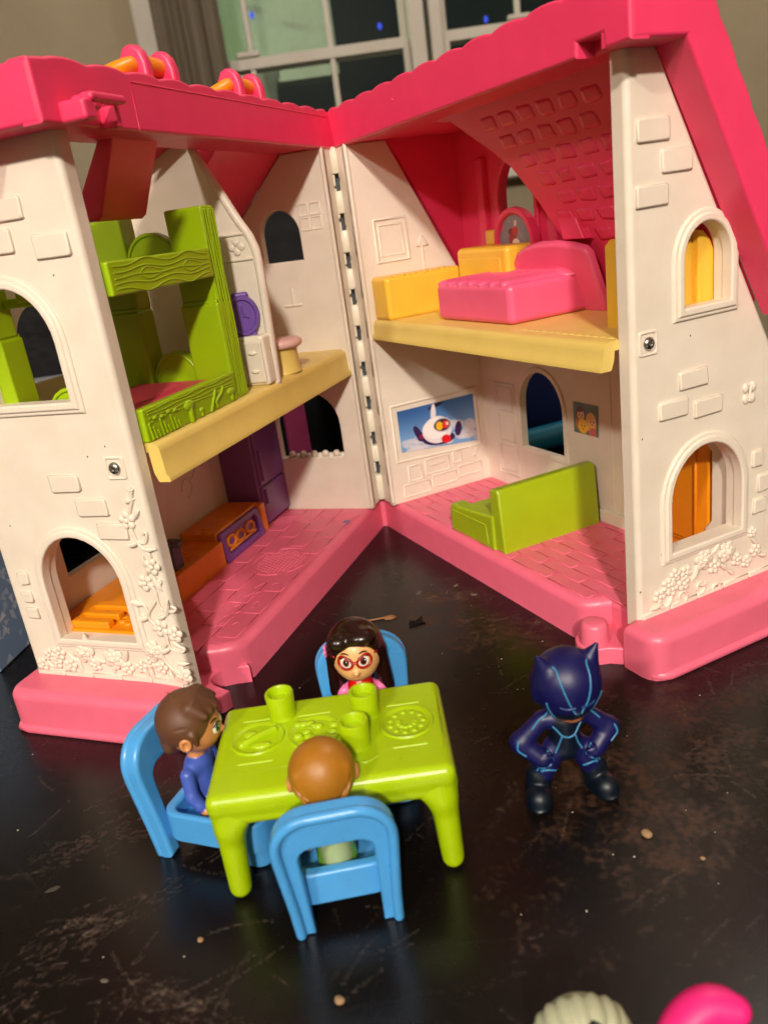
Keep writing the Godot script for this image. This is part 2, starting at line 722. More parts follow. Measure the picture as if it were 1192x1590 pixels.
func lamps() -> void:
	# two globes under small reflector caps, behind and above the viewer
	for q in [[Vector3(-4, 130, 226), 1.0, "right-hand"], [Vector3(-100, 138, 200), 0.48, "left-hand"]]:
		var at: Vector3 = q[0]
		var lamp := thing("pendant_lamp", q[2] + " cap-shaded pendant lamp with a warm globe, hanging behind the viewer", "lamp", at, 0.0, "pendant lamps behind the viewer")
		var dn := (Vector3(0, 10, 15) - at).normalized()
		var sx := dn.cross(Vector3.UP).normalized()
		var b := bld(Transform3D(Basis(sx, -dn, sx.cross(-dn)), Vector3.ZERO))
		b.lathe([Vector2(0, 12), Vector2(3, 12), Vector2(7, 9.5), Vector2(8.5, 6.5), Vector2(8.2, 6.5), Vector2(6.7, 9.2), Vector2(2.8, 11.5), Vector2(0, 11.5)], 32)
		part(lamp, "lamp_shade", b, M.slate)
		b = bld()
		b.tube([-dn * 11.5, -dn * 14 + Vector3(0, 3, 0), Vector3(-dn.x * 14, 164 - at.y, -dn.z * 14)], 0.4, 8)
		part(lamp, "lamp_cord", b, M.slate)
		var m := StandardMaterial3D.new()
		m.albedo_color = Color(1, 0.9, 0.75)
		m.emission_enabled = true
		m.emission = Color(1.0, 0.86, 0.66)
		m.emission_energy_multiplier = 3.0
		b = bld()
		b.ell(Vector3.ZERO, Vector3.ONE * 6.0, 20)
		var bulb := part(lamp, "bulb", b, m)
		bulb.position = dn * 1.0 * S
		var l := SpotLight3D.new()
		l.name = "lamp_light"
		lamp.add_child(l)
		l.transform.basis = Basis(sx, sx.cross(dn), -dn)
		l.position = dn * 8.0 * S
		l.light_color = LAMP_COLOR
		l.light_energy = LAMP_ENERGY * q[1]
		l.light_size = 0.07
		l.spot_range = 12.0
		l.spot_angle = 48.0
		l.spot_angle_attenuation = 0.6
		l.spot_attenuation = 2.0
		l.shadow_enabled = true
		var g := OmniLight3D.new()  # extra fill added at the globe to lift the shadows indoors
		g.name = "globe_fill_light"
		lamp.add_child(g)
		g.position = dn * 1.0 * S
		g.light_color = LAMP_COLOR
		g.light_energy = LAMP_ENERGY * q[1] * 0.74
		g.light_size = 0.06
		g.omni_range = 12.0
		g.omni_attenuation = 2.0
		g.shadow_enabled = true


func added_ceiling_lamp() -> void:
	# unseen ceiling light, added to brighten the far half and the back of the house
	var at := Vector3(70, 158, -40)
	var lamp := thing("added_ceiling_lamp", "unseen round ceiling lamp added to light the far half of the room", "lamp", at)
	var b := bld()
	b.lathe([Vector2(0, 5.5), Vector2(15, 5.5), Vector2(15, 6.9), Vector2(0, 6.9)], 28)
	part(lamp, "mount", b, M.steel)
	var m := StandardMaterial3D.new()
	m.albedo_color = Color(1, 0.92, 0.8)
	m.emission_enabled = true
	m.emission = Color(1.0, 0.86, 0.66)
	m.emission_energy_multiplier = 1.2
	b = bld()
	b.ell(Vector3(0, 2, 0), Vector3(13, 5, 13), 24)
	part(lamp, "bulb", b, m)
	var g := OmniLight3D.new()
	g.name = "added_ceiling_light"
	lamp.add_child(g)
	g.position = Vector3(0, 1.5, 0) * S
	g.light_color = LAMP_COLOR
	g.light_energy = 0.55
	g.light_size = 0.05
	g.omni_range = 12.0
	g.omni_attenuation = 2.0
	g.shadow_enabled = true


func matte(col: Color, rough := 0.85) -> StandardMaterial3D:
	var m := plastic(col, rough)
	m.uv1_scale = Vector3(2, 2, 2)
	m.metallic_specular = 0.3
	m.normal_scale = 0.25
	return m


func box_struct(called: String, a: Vector3, b: Vector3, mat: Material) -> void:
	var mb := bld()
	mb.rbox((a + b) * 0.5, b - a, 0.05, 1)
	structure(called, mb, mat)


func room() -> void:
	var wallm := matte(Color(0.58, 0.53, 0.44))
	var ceil := matte(Color(0.82, 0.79, 0.74))
	var flo := matte(Color(0.27, 0.19, 0.13), 0.5)
	var trim := matte(Color(0.74, 0.71, 0.67), 0.6)
	box_struct("floor", Vector3(-240, -85, -140), Vector3(240, -75, 320), flo)
	box_struct("ceiling", Vector3(-240, 165, -140), Vector3(240, 175, 320), ceil)
	box_struct("side_wall", Vector3(-240, -75, -140), Vector3(-230, 165, 320), wallm)
	box_struct("side_wall", Vector3(230, -75, -140), Vector3(240, 165, 320), wallm)
	box_struct("near_wall", Vector3(-230, -75, 310), Vector3(230, 165, 320), wallm)
	# the window wall, with one wide opening for the two sashes
	var mb := bld()
	mb.slab(rect(-230, -75, 230, 165), [rect(-29.5, 25, 72, 140)], -132, -120)
	structure("window_wall", mb, wallm)
	# two double-hung windows side by side
	var glass := StandardMaterial3D.new()
	glass.albedo_color = Color(0.35, 0.42, 0.4, 0.06)
	glass.transparency = BaseMaterial3D.TRANSPARENCY_ALPHA
	glass.roughness = 0.3
	glass.metallic_specular = 0.25
	for side in 2:
		var x0 := -28.5 if side == 0 else 24.0
		var x1 := 17.5 if side == 0 else 70.0
		var cols := [-13.0, 2.5] if side == 0 else [39.3, 54.6]
		var win := thing("sash_window", "left white sash window with night outside, behind the dollhouse" if side == 0 else "right white sash window with night outside, behind the dollhouse roof", "window", Vector3(x0, 25, -126), 0.0, "windows of the room")
		var org := Vector3(x0, 25, -126)
		mb = bld(Transform3D(Basis(), -org))
		mb.slab(rect(x0 - 2.5, 25, x1 + 3.2, 140), [rect(x0, 28.0, x1, 138)], -124.6, -118.6, 0.3, 0.5)
		part(win, "frame", mb, trim)
		mb = bld(Transform3D(Basis(), -org))
		mb.rbox(Vector3((x0 + x1) / 2, 26.4, -117.3), Vector3(x1 - x0 + 8, 2.2, 6), 0.5)
		part(win, "sill", mb, trim)
		for k in 2:
			var y0 := 28.0 if k == 0 else 51.0
			var y1 := 53.2 if k == 0 else 138.0
			var z := -122.2 if k == 0 else -124.2
			mb = bld(Transform3D(Basis(), -org))
			mb.slab(rect(x0, y0, x1, y1), [rect(x0 + 1.3, y0 + 1.6, x1 - 1.3, y1 - 2.0)], z, z + 1.8, 0.1, 0.25)
			var sash := part(win, "sash", mb, trim)
			for cx in cols:
				mb = bld(Transform3D(Basis(), -org))
				mb.rbox(Vector3(cx, (y0 + y1) / 2, z + 0.9), Vector3(1.1, y1 - y0 - 3.2, 1.2), 0.3, 2)
				part(sash, "muntin", mb, trim)
			if k == 1:
				mb = bld(Transform3D(Basis(), -org))
				mb.rbox(Vector3((x0 + x1) / 2, 92, z + 0.9), Vector3(x1 - x0 - 2.4, 1.1, 1.1), 0.3, 2)
				part(sash, "muntin", mb, trim)
			mb = bld(Transform3D(Basis(), -org))
			mb.rbox(Vector3((x0 + x1) / 2, (y0 + y1) / 2, z + 0.9), Vector3(x1 - x0 - 2.2, y1 - y0 - 3.2, 0.25), 0.02, 1)
			part(sash, "pane", mb, glass)
		mb = bld(Transform3D(Basis(), -org))
		mb.rbox(Vector3(x0 + 15, 53.8, -120.8), Vector3(4.5, 1.0, 1.4), 0.35)
		part(win, "sash_lock", mb, trim)
	# curtain at the left side of the window
	var cl := matte(Color(0.38, 0.34, 0.29), 0.9)
	var cur := thing("curtain", "taupe curtain hanging in folds at the left of the window", "curtain", Vector3(-25, -60, -114))
	mb = bld()
	var path := []
	for i in 61:
		var t := i / 60.0
		path.append(Vector2(-4.0 + 12.0 * t, 0.7 * sin(t * 17.0) + 0.25 * sin(t * 41.0 + 1.0)))
	for i in 60:
		var a: Vector2 = path[i]
		var b: Vector2 = path[i + 1]
		var d := (b - a).normalized()
		var nn := Vector3(-d.y, 0, d.x)
		mb.flat(Vector3(a.x, 0, a.y), Vector3(b.x, 0, b.y), Vector3(b.x, 222, b.y), Vector3(a.x, 222, a.y), nn)
		mb.flat(Vector3(a.x, 0, a.y - 0.25), Vector3(b.x, 0, b.y - 0.25), Vector3(b.x, 222, b.y - 0.25), Vector3(a.x, 222, a.y - 0.25), -nn)
	part(cur, "drape", mb, cl)
	mb = bld()
	mb.tube([Vector3(-12, 223, 0), Vector3(98, 223, 0)], 0.9, 10)
	part(cur, "curtain_rod", mb, M.steel)
	# pale moulding left of the curtain
	mb = bld()
	mb.rbox(Vector3(-31.4, 84, -118.8), Vector3(4.0, 120, 2.4), 0.7, 3)
	structure("window_trim", mb, trim)
	# a dark armchair below the window
	var q := Body.new()
	q.box(Vector3(0, 20, 0), Vector3(38, 22, 11), 6)
	q.box(Vector3(0, 62, -9), Vector3(36, 40, 7), 6, Color.WHITE, 6.0)
	for s in [-1, 1]: q.box(Vector3(s * 36, 34, 8), Vector3(9, 34, 24), 7, Color.WHITE, 4.0)
	mb = bld()
	q.build(mb, 2.6)
	single("armchair", mb, matte(Color(0.09, 0.09, 0.10), 0.8), Vector3(-14, -75, -92), "dark armchair under the window, seen through the upper hinge-side arch", "armchair")
	# outside: an added lit wall and blue beads, imitating reflections in the panes
	var added_porch := matte(Color(0.74, 0.80, 0.72), 0.8)
	box_struct("reflection_wall", Vector3(-120, 62, -215), Vector3(5, 230, -205), added_porch)  # pale wall added in place of the room reflected in the glass
	box_struct("ground", Vector3(-400, -90, -600), Vector3(400, -86, -140), matte(Color(0.05, 0.05, 0.04)))
	mb = bld()
	mb.lathe([Vector2(0, 0), Vector2(6, 0), Vector2(6, 3), Vector2(4.4, 5), Vector2(4.0, 60), Vector2(4.4, 62), Vector2(5.5, 64), Vector2(5.5, 66), Vector2(0, 66)], 24)
	single("pale_column", mb, added_porch, Vector3(-17, -2, -195), "pale column outside the window", "column")
	var pl := thing("added_outside_lamp", "small lamp added outside the window, out of view, lighting the pale wall", "lamp", Vector3(-150, 120, -180))
	var em := StandardMaterial3D.new()
	em.albedo_color = Color(1, 1, 0.9)
	em.emission_enabled = true
	em.emission = Color(0.9, 1.0, 0.8)
	em.emission_energy_multiplier = 2.0
	mb = bld()
	mb.ell(Vector3.ZERO, Vector3.ONE * 5, 16)
	part(pl, "bulb", mb, em)
	var l := OmniLight3D.new()  # unseen light added to brighten the pale wall outside
	l.name = "added_outside_light"
	pl.add_child(l)
	l.light_color = Color(0.88, 1.0, 0.82)
	l.light_energy = 2.2
	l.light_size = 0.05
	l.omni_range = 8.0
	l.omni_attenuation = 2.0
	l.shadow_enabled = true
	var bm := StandardMaterial3D.new()
	bm.albedo_color = Color(0.1, 0.2, 0.8)
	bm.emission_enabled = true
	bm.emission = Color(0.22, 0.36, 0.95)
	bm.emission_energy_multiplier = 0.8
	var spots := [[385, 30], [578, 52], [575, 8], [690, 48], [735, 3], [352, 12]]
	var lb := bld()
	lb.ell(Vector3.ZERO, Vector3(0.6, 0.9, 0.6), 12)
	var shared := lb.mesh()
	var where := ["left pane edge", "middle pane by the sash rail", "middle pane near the frame top", "right window above its sash rail", "right window's upper corner", "left frame beside the curtain"]
	var pts := [Vector3(-17, 79, -203), Vector3(18, 72, -203), Vector3(19, 84, -203), Vector3(48, 70, -203), Vector3(58, 80, -203), Vector3(-27, 84, -203)]
	for i in 6:  # glowing beads imitating blue reflections on the glass
		var o := MeshInstance3D.new()
		o.name = numbered("blue_reflection")
		o.mesh = shared
		o.material_override = bm
		o.position = pts[i] * S
		add_child(o)
		tag(o, "small blue glowing bead standing in for a reflection, seen through the " + where[i], "reflection spot", "blue beads for pane reflections")


func table() -> void:
	var W := 1536
	var H := 1100
	var mk := func(f: float, sd: int, oct: int, rx := 1.0) -> PackedByteArray:
		var q := FastNoiseLite.new()
		q.seed = sd
		q.frequency = f
		q.fractal_octaves = oct
		return q.get_image(W, H, false, false, true).get_data()
	var n1: PackedByteArray = mk.call(0.006, 5, 5)
	var n2: PackedByteArray = mk.call(0.05, 9, 4)
	var n3: PackedByteArray = mk.call(0.22, 17, 3)
	var n4: PackedByteArray = mk.call(0.002, 23, 3)
	var alb := PackedByteArray()
	var rgh := PackedByteArray()
	alb.resize(W * H * 3)
	rgh.resize(W * H)
	for y in H:
		var z := -28.0 + 86.0 * y / H
		for x in W:
			var xx := -60.0 + 120.0 * x / W
			var i := y * W + x
			# worn through to the brown wood on the right, where the brown also paints in reflected haze; less near the hinge and at the far left
			var bias := 0.31 * exp(-((xx - 14) * (xx - 14) / 90.0 + (z - 29) * (z - 29) / 70.0)) + 0.16 * exp(-((xx - 3) * (xx - 3) / 30.0 + (z - 14) * (z - 14) / 40.0)) 
			var a := n1[i] / 255.0 * 0.50 + n2[i] / 255.0 * 0.30 + n3[i] / 255.0 * 0.34 + bias - 0.80
			var m := clampf(a / 0.16, 0, 1)
			m *= 0.75 + 0.25 * (n2[i] / 255.0)
			var dust := clampf((n3[i] / 255.0 - 0.70) * 3.0, 0, 1) * clampf((n4[i] / 255.0 - 0.40) * 3.0, 0, 1) * 0.35
			var r := lerpf(16, 60, m)
			var g := lerpf(12, 39, m)
			var b := lerpf(11, 28, m)
			alb[i * 3] = int(minf(255, r + dust * 60))
			alb[i * 3 + 1] = int(minf(255, g + dust * 52))
			alb[i * 3 + 2] = int(minf(255, b + dust * 46))
			rgh[i] = int(255 * clampf(0.22 + 0.2 * m + dust * 0.6 + 0.10 * (n1[i] / 255.0), 0, 1))
	# scratches and scuffs
	var rg := RandomNumberGenerator.new()
	rg.seed = 77
	for s in 620:
		var px := rg.randf_range(-30, 24)
		var pz := rg.randf_range(6, 46)
		var len := rg.randf_range(0.4, 3.2) if s < 560 else rg.randf_range(4.0, 11.0)
		var ang := rg.randfn(-0.5, 0.5) if s % 3 else rg.randf_range(0, PI)
		var bend := rg.randf_range(-0.25, 0.25)
		var str := rg.randf_range(0.08, 0.4)
		var st := int(len * 16)
		for k in st:
			px += cos(ang) * 0.06
			pz += sin(ang) * 0.06
			ang += bend * (0.06 if s < 560 else 0.015)
			if s < 560 and rg.randf() < 0.3: continue
			var ix := int((px + 60) / 120 * W)
			var iy := int((pz + 28) / 86 * H)
			if ix < 1 or iy < 1 or ix >= W - 1 or iy >= H - 1: continue
			var i := iy * W + ix
			var q := str * (rg.randf_range(0.3, 1.0) if s < 560 else 0.3 * rg.randf_range(0.6, 1.0) * sin(PI * k / st))
			alb[i * 3] = int(lerpf(alb[i * 3], 150, q))
			alb[i * 3 + 1] = int(lerpf(alb[i * 3 + 1], 128, q))
			alb[i * 3 + 2] = int(lerpf(alb[i * 3 + 2], 110, q))
			rgh[i] = int(lerpf(rgh[i], 160, q))
	# broader scuffs: clusters of short strokes
	for cl in [[-15.0, 37.0, 4.5, -0.42, 150], [-11.5, 33.5, 3.0, -0.4, 120], [-8.5, 36.5, 2.2, 0.3, 90], [3.0, 13.0, 3.2, 0.2, 160], [5.0, 16.5, 2.6, 0.3, 90], [-24.0, 18.0, 3.0, 1.0, 90], [-13.0, 29.5, 3.0, -0.3, 90], [12, 40, 6, 0.4, 80]]:
		for s in cl[4]:
			var px: float = cl[0] + rg.randfn(0, cl[2] * 0.42)
			var pz: float = cl[1] + rg.randfn(0, cl[2] * 0.16) + (px - cl[0]) * tan(cl[3])
			var ang: float = cl[3] + rg.randfn(0, 0.5)
			for k in rg.randi_range(2, 8):
				px += cos(ang) * 0.07
				pz += sin(ang) * 0.07
				var ix := int((px + 60) / 120 * W)
				var iy := int((pz + 28) / 86 * H)
				var i := iy * W + ix
				var q := rg.randf_range(0.05, 0.34)
				alb[i * 3] = int(lerpf(alb[i * 3], 140, q))
				alb[i * 3 + 1] = int(lerpf(alb[i * 3 + 1], 116, q))
				alb[i * 3 + 2] = int(lerpf(alb[i * 3 + 2], 98, q))
				rgh[i] = int(lerpf(rgh[i], 170, q))
	var m := StandardMaterial3D.new()
	m.albedo_texture = ImageTexture.create_from_image(Image.create_from_data(W, H, false, Image.FORMAT_RGB8, alb))
	m.roughness = 1.0
	m.roughness_texture = ImageTexture.create_from_image(Image.create_from_data(W, H, false, Image.FORMAT_L8, rgh))
	m.metallic_specular = 0.4
	var b := bld()
	b.picture(Vector3(-60, 0, -28), Vector3(60, 0, -28), Vector3(60, 0, 58), Vector3(-60, 0, 58), Vector3.UP)
	b.rbox(Vector3(0, -1.8, 15), Vector3(120, 2.8, 86), 0.3, 2)
	var top := structure("tabletop", b, m)
	for s in [[-54, -22], [54, -22], [-54, 52], [54, 52]]:
		var lg := bld()
		lg.rbox(Vector3(s[0], -39, s[1]), Vector3(6, 71.8, 6), 0.4, 2)
		part(top, "table_leg", lg, matte(Color(0.06, 0.04, 0.03), 0.4))


# ---------------------------------------------------------------- the house: trays, gables, roofs, hinge
func house_shell() -> void:
	for side in 2:
		var U := LU if side == LEFT else RU
		var E := U + 1.75
		# tray: the foot of the wing; stepped back near the gable where the two wings lock
		var out: PackedVector2Array
		if side == LEFT: out = poly([0.35, 0, 20.3, 0, 20.9, 0.4, 21.3, 1.1, 21.6, 2.0, 22.2, 2.6, 24.2, 2.7, 24.6, 0.2, E - 0.9, 0.2, E - 0.55, 0.27, E - 0.26, 0.46, E - 0.07, 0.75, E, 1.1, E, 9.0, E - 0.07, 9.4, E - 0.26, 9.7, E - 0.6, 9.9, E - 0.95, 9.95, 0.35, 9.95])
		else: out = poly([0.35, 0, 21.3, 0, 22.0, 0.3, 22.3, 0.9, 22.5, 1.3, 24.2, 1.4, 24.7, 0.05, E - 0.9, 0.05, E - 0.55, 0.12, E - 0.26, 0.31, E - 0.07, 0.6, E, 0.95, E, 9.0, E - 0.07, 9.4, E - 0.26, 9.7, E - 0.6, 9.9, E - 0.95, 9.95, 0.35, 9.95])
		var b := floorp(side)
		b.slab(out, [], 0.0, 2.2, 0.0, 0.46, 5)
		var tray := part(house, "base_tray", b, M.base)
		# flared lip along the foot of the gable
		b = wm(side)
		b.tube([Vector3(E - 0.5, 0.18, 0.42), Vector3(E - 0.25, 0.18, 0.62), Vector3(E - 0.12, 0.18, 0.95), Vector3(E - 0.1, 0.18, 1.3), Vector3(E - 0.1, 0.18, 9.0), Vector3(E - 0.2, 0.18, 9.5), Vector3(E - 0.7, 0.18, 9.8)], 0.26, 10)
		part(tray, "foot_lip", b, M.base)
		# locking tab: a hooked notch on the left, a peg on the right
		b = floorp(side)
		if side == LEFT:
			var p := [20.2, 0.3, 20.75, -0.1]
			for k in 9:
				var t := PI + PI * 0.86 * k / 8.0
				p.append_array([21.8 + 0.85 * cos(t), 0.4 - 0.95 * sin(t)])
			p.append_array([22.9, -0.2, 23.35, -0.05, 23.7, 0.35, 24.5, 0.5, 24.5, 3.0, 20.2, 3.0])
			b.slab(poly(p), [], 0.0, 0.95, 0.0, 0.12)
			part(tray, "lock_hook", b, M.base)
		else:
			b.slab(poly([21.6, 0.4, 22.0, -0.35, 22.4, -0.9, 22.9, -1.15, 23.45, -1.1, 23.9, -0.7, 24.1, -0.25, 24.7, 0.3, 24.7, 1.8, 22.0, 1.8]), [], 0.0, 0.85, 0.0, 0.12)
			part(tray, "lock_tab", b, M.base)
			b = bld(wing(side))
			b.lathe([Vector2(0.68, 0.8), Vector2(0.63, 1.72), Vector2(0.55, 1.86), Vector2(0.42, 1.92), Vector2(0, 1.93)], 28, Vector3(23.2, 0, -0.36))
			part(tray, "lock_peg", b, M.base)
		# floor paving in low relief
		var tiles := []
		if side == RIGHT:
			for r in 9:
				var u := 2.6 - (1.6 if r % 2 else 0.0)
				while u < 24.0:
					tiles.append([maxf(u, 2.6), 0.42 + r * 0.82, minf(u + 3.15, 24.1), 0.42 + (r + 1) * 0.82])
					u += 3.2
		else:
			for r in 5:
				var u := 2.6 - (1.1 if r % 2 else 0.0)
				while u < 23.5:
					tiles.append([maxf(u, 2.6), 0.55 + r * 1.35, minf(u + 2.5, 23.6), 0.55 + (r + 1) * 1.35])
					u += 2.55
		for t in tiles:
			if t[2] - t[0] < 0.5: continue
			var cu: float = (t[0] + t[2]) / 2
			var cw: float = (t[1] + t[3]) / 2
			if side == LEFT:
				if Vector2((cu - 11.3) / 1.7, (cw - 2.5) / 1.7).length() < 1.25: continue
				if cu > 21.0 and cw < 2.2: continue
				if cu < 6.2 and cw < 1.6: continue
			elif cu > 21.2 and cw < 1.6: continue
			b = wm(side)
			var g := 0.035
			b.plate(PackedVector3Array([Vector3(t[0] + g, 2.195, t[1] + g), Vector3(t[2] - g, 2.195, t[1] + g), Vector3(t[2] - g, 2.195, t[3] - g), Vector3(t[0] + g, 2.195, t[3] - g)]), Vector3.UP, 0.05, 0.03)
			part(tray, "floor_tile", b, M.base)
		if side == LEFT:
			# round mat of dots, the small framed doormat with its violet patch
			b = wm(side)
			var ring := []
			for k in 40: ring.append(Vector3(11.3 + 1.95 * cos(TAU * k / 40), 2.21, 2.5 + 1.75 * sin(TAU * k / 40)))
			b.tube(ring, 0.05, 6, true)
			for i in range(-6, 7):
				for j in range(-6, 7):
					var p := Vector2(i * 0.27 + (0.135 if j % 2 else 0.0), j * 0.25)
					if Vector2(p.x / 1.7, p.y / 1.5).length() < 1.0: b.ell(Vector3(11.3 + p.x, 2.2, 2.5 + p.y), Vector3(0.1, 0.06, 0.1), 6)
			part(tray, "round_mat", b, M.base)
			b = wm(side)
			for q in [[3.7, 0.3, 6.1, 1.7], [4.1, 0.5, 5.8, 1.45]]:
				b.tube([Vector3(q[0], 2.2, q[1]), Vector3(q[2], 2.2, q[1]), Vector3(q[2], 2.2, q[3]), Vector3(q[0], 2.2, q[3]), Vector3(q[0], 2.2, q[1])], 0.05, 6)
			part(tray, "doormat_frame", b, M.base)
			b = wm(side)
			b.plate(PackedVector3Array([Vector3(4.75, 2.2, 0.45), Vector3(5.5, 2.2, 0.45), Vector3(5.5, 2.2, 0.95), Vector3(4.75, 2.2, 0.95)]), Vector3.UP, 0.03, 0.01)
			part(tray, "doormat_patch", b, M.violet)
			b = wm(side)
			for k in 5:
				var cu := 14.6 + k * 1.15
				var arc := []
				for q in 10: arc.append(Vector3(cu + 0.32 * cos(TAU * q / 11.0), 2.23, 1.25 + 0.5 * (k % 2) + 0.24 * sin(TAU * q / 11.0)))
				b.tube(arc, 0.045, 5)
				b.tube([Vector3(cu - 0.3, 2.24, 2.1), Vector3(cu + 0.3, 2.24, 2.35)], 0.05, 5)
			part(tray, "floor_scrolls", b, M.base)

		# gable wall with its two arched windows
		var lw: Array = [4.95, 4.23, 9.45, 2.18] if side == LEFT else [4.77, 4.95, 9.65, 2.17]
		var uw: Array = [4.95, 15.3, 20.0, 2.12] if side == LEFT else [4.72, 15.52, 18.85, 1.33]
		b = gable(side)
		var so := 0.9 if side == LEFT else 0.0
		var wf := 0.62 if side == LEFT else 0.8
		b.slab(poly([wf, 1.75, 9.4, 1.75, 9.4, 12.0 + so * 1.8, 2.25 + so, 25.25, wf, 25.25]), [arch(lw[0], lw[1], lw[2], lw[3], 1.1), arch(uw[0], uw[1], uw[2], uw[3], 1.05)], U - 0.85, U, 0.1, 0.26, 4)
		var gw := part(house, "gable_wall", b, M.cream)
		for wv in [lw, uw]:
			b = gable(side)
			b.slab(arch(wv[0], wv[1], wv[2], wv[3], 1.08, 0.46), [arch(wv[0], wv[1], wv[2], wv[3], 1.1, -0.03)], U - 0.3, U + 0.12, 0.02, 0.1)
			b.slab(arch(wv[0], wv[1], wv[2], wv[3], 1.08, 0.28), [arch(wv[0], wv[1], wv[2], wv[3], 1.1, -0.05)], U - 0.3, U + 0.22, 0.02, 0.1)
			part(gw, "window_frame", b, M.cream)
		# raised bricks: top h, left w, bottom h, right w
		var br: Array
		if side == LEFT: br = [[23.15, 4.4, 22.3, 2.8], [22.1, 5.0, 21.2, 3.65], [21.7, 2.75, 20.8, 1.05], [12.25, 5.25, 11.45, 3.65], [11.15, 4.17, 10.35, 2.55], [10.05, 3.35, 9.25, 1.8], [7.63, 8.66, 6.97, 8.02], [6.63, 8.76, 6.06, 8.1], [5.82, 8.76, 5.2, 8.03]]
		else: br = [[22.73, 1.23, 21.88, 2.8], [21.62, 2.38, 20.75, 3.96], [20.4, 1.1, 19.6, 2.73], [13.0, 3.23, 12.18, 4.83], [11.9, 2.1, 11.12, 3.72], [11.62, 4.07, 10.83, 5.7], [8.5, 7.63, 7.7, 8.33], [7.25, 8.0, 6.4, 8.78], [6.13, 7.75, 5.36, 8.6]]
		for q in br:
			b = wm(side)
			var pts := PackedVector3Array()
			for p in rect(minf(q[1], q[3]), q[2], maxf(q[1], q[3]), q[0], 0.12, 2):
				pts.append(Vector3(U - 0.01, p.y + rng.randf_range(-0.03, 0.03), p.x + rng.randf_range(-0.03, 0.03)))
			b.plate(pts, Vector3(1, 0, 0), 0.14, 0.09)
			part(gw, "brick", b, M.cream)
		# screw in its square recess
		var sc := Vector3(U, 12.47, 1.65) if side == LEFT else Vector3(U, 14.5, 1.6)
		b = gable(side)
		b.slab(rect(sc.z - 0.5, sc.y - 0.5, sc.z + 0.5, sc.y + 0.5, 0.12, 3), [rect(sc.z - 0.36, sc.y - 0.38, sc.z + 0.36, sc.y + 0.38, 0.08, 3)], U - 0.2, U + 0.07, 0.0, 0.06)
		part(gw, "screw_pocket", b, M.cream)
		b = wm(side)
		b.rbox(Vector3(U + 0.005, sc.y, sc.z), Vector3(0.03, 0.72, 0.68), 0.01, 1)
		part(gw, "pocket_floor", b, M.cream)
		b = bld(wing(side) * Transform3D(Basis(Vector3(0, 0, 1), Vector3(1, 0, 0), Vector3(0, 1, 0)), Vector3(U, sc.y, sc.z)))
		b.lathe([Vector2(0.27, 0.0), Vector2(0.27, 0.1), Vector2(0.2, 0.18), Vector2(0.1, 0.2), Vector2(0.09, 0.14), Vector2(0, 0.13)], 20)
		part(gw, "screw", b, M.steel)
		flowers(gw, side, U)
		# specks of dirt
		for q in ([[20.2, 2.2], [13.4, 1.9], [13.0, 2.9], [9.9, 8.2]] if side == LEFT else [[5.05, 2.15], [14.4, 3.9], [10.6, 1.2], [17.6, 7.0], [3.6, 0.9]]):
			b = wm(side)
			b.ell(Vector3(U, q[0], q[1]), Vector3(0.02, 0.045, 0.035), 6)
			part(gw, "speck", b, M.hole)
		# plinth course
		for k in 5:
			b = wm(side)
			var w0 := 0.95 + k * 1.66
			b.plate(PackedVector3Array([Vector3(U - 0.01, 1.8, w0 + 0.02), Vector3(U - 0.01, 1.8, w0 + 1.63), Vector3(U - 0.01, 2.42, w0 + 1.63), Vector3(U - 0.01, 2.42, w0 + 0.02)]), Vector3(1, 0, 0), 0.1, 0.05)
			part(gw, "plinth_block", b, M.cream)

		# wall by the hinge, with the stile that carries the hinge
		var D := 9.2 if side == LEFT else 8.1
		b = gable(side)
		var iw := []
		if side == LEFT: iw = [arch(3.3, 18.9, 21.95, 1.35, 1.1), arch(3.6, 5.98, 10.6, 2.35, 1.0)]
		b.slab(poly([-0.25, 2.15, D, 2.15, D, 25.0 - (D - 2.4) / (0.53 if side == RIGHT else 1.03), 2.45, 25.05, -0.25, 25.05]), iw, 1.9, 2.5, 0.05, 0.1)
		var nw := part(house, "hinge_wall", b, M.cream)
		b = wm(side)
		b.rbox(Vector3(1.65, 13.6, 0.0), Vector3(1.3, 22.9, 0.5), 0.14)
		part(nw, "hinge_stile", b, M.cream)
		b = wm(side)
		b.tube([Vector3(2.42, 2.4, -0.22), Vector3(2.42, 25.0, -0.22)], 0.14, 8)
		part(nw, "stile_bead", b, M.cream)
		wall_relief(nw, side)

		# upper floor: a slab with a rounded nose and a lip below
		var y1 := 13.2 if side == LEFT else 14.74
		var y0 := 11.5 if side == LEFT else 13.55
		b = gable(side)
		b.slab(poly([-0.16, y0, -0.16, y0 + 0.2, -0.03, y0 + 0.34, 0.02, y1 - 0.4, 0.07, y1 - 0.2, 0.2, y1 - 0.06, 0.4, y1, D - 0.45, y1, D - 0.45, y1 - 0.35, 0.6, y1 - 0.4, 0.55, y0 + 0.4, 0.4, y0]), [], 2.45, U - (0.95 if side == LEFT else 0.8), 0.0, 0.0)
		part(house, "upper_floor", b, M.yellow)

		# back wall
		b = bld(wing(side))
		var holes := [arch(19.85, 5.9, 9.3, 1.6, 1.0), arch(18.7, 15.4, 19.0, 1.7, 1.0)] if side == LEFT else [arch(9.15, 5.35, 10.55, 2.2, 1.1), arch(8.7, 16.0, 22.9, 1.75, 1.1)]
		var bt := 22.3 if side == LEFT else 15.2
		if side == RIGHT: holes = [holes[0]]
		b.slab(rect(2.4, 2.15, U - 0.75, bt), holes, D - 0.45, D, 0.05, 0.05)
		var bw := part(house, "back_wall", b, M.cream)
		back_relief(bw, side, D - 0.45)

		roof(side, U)

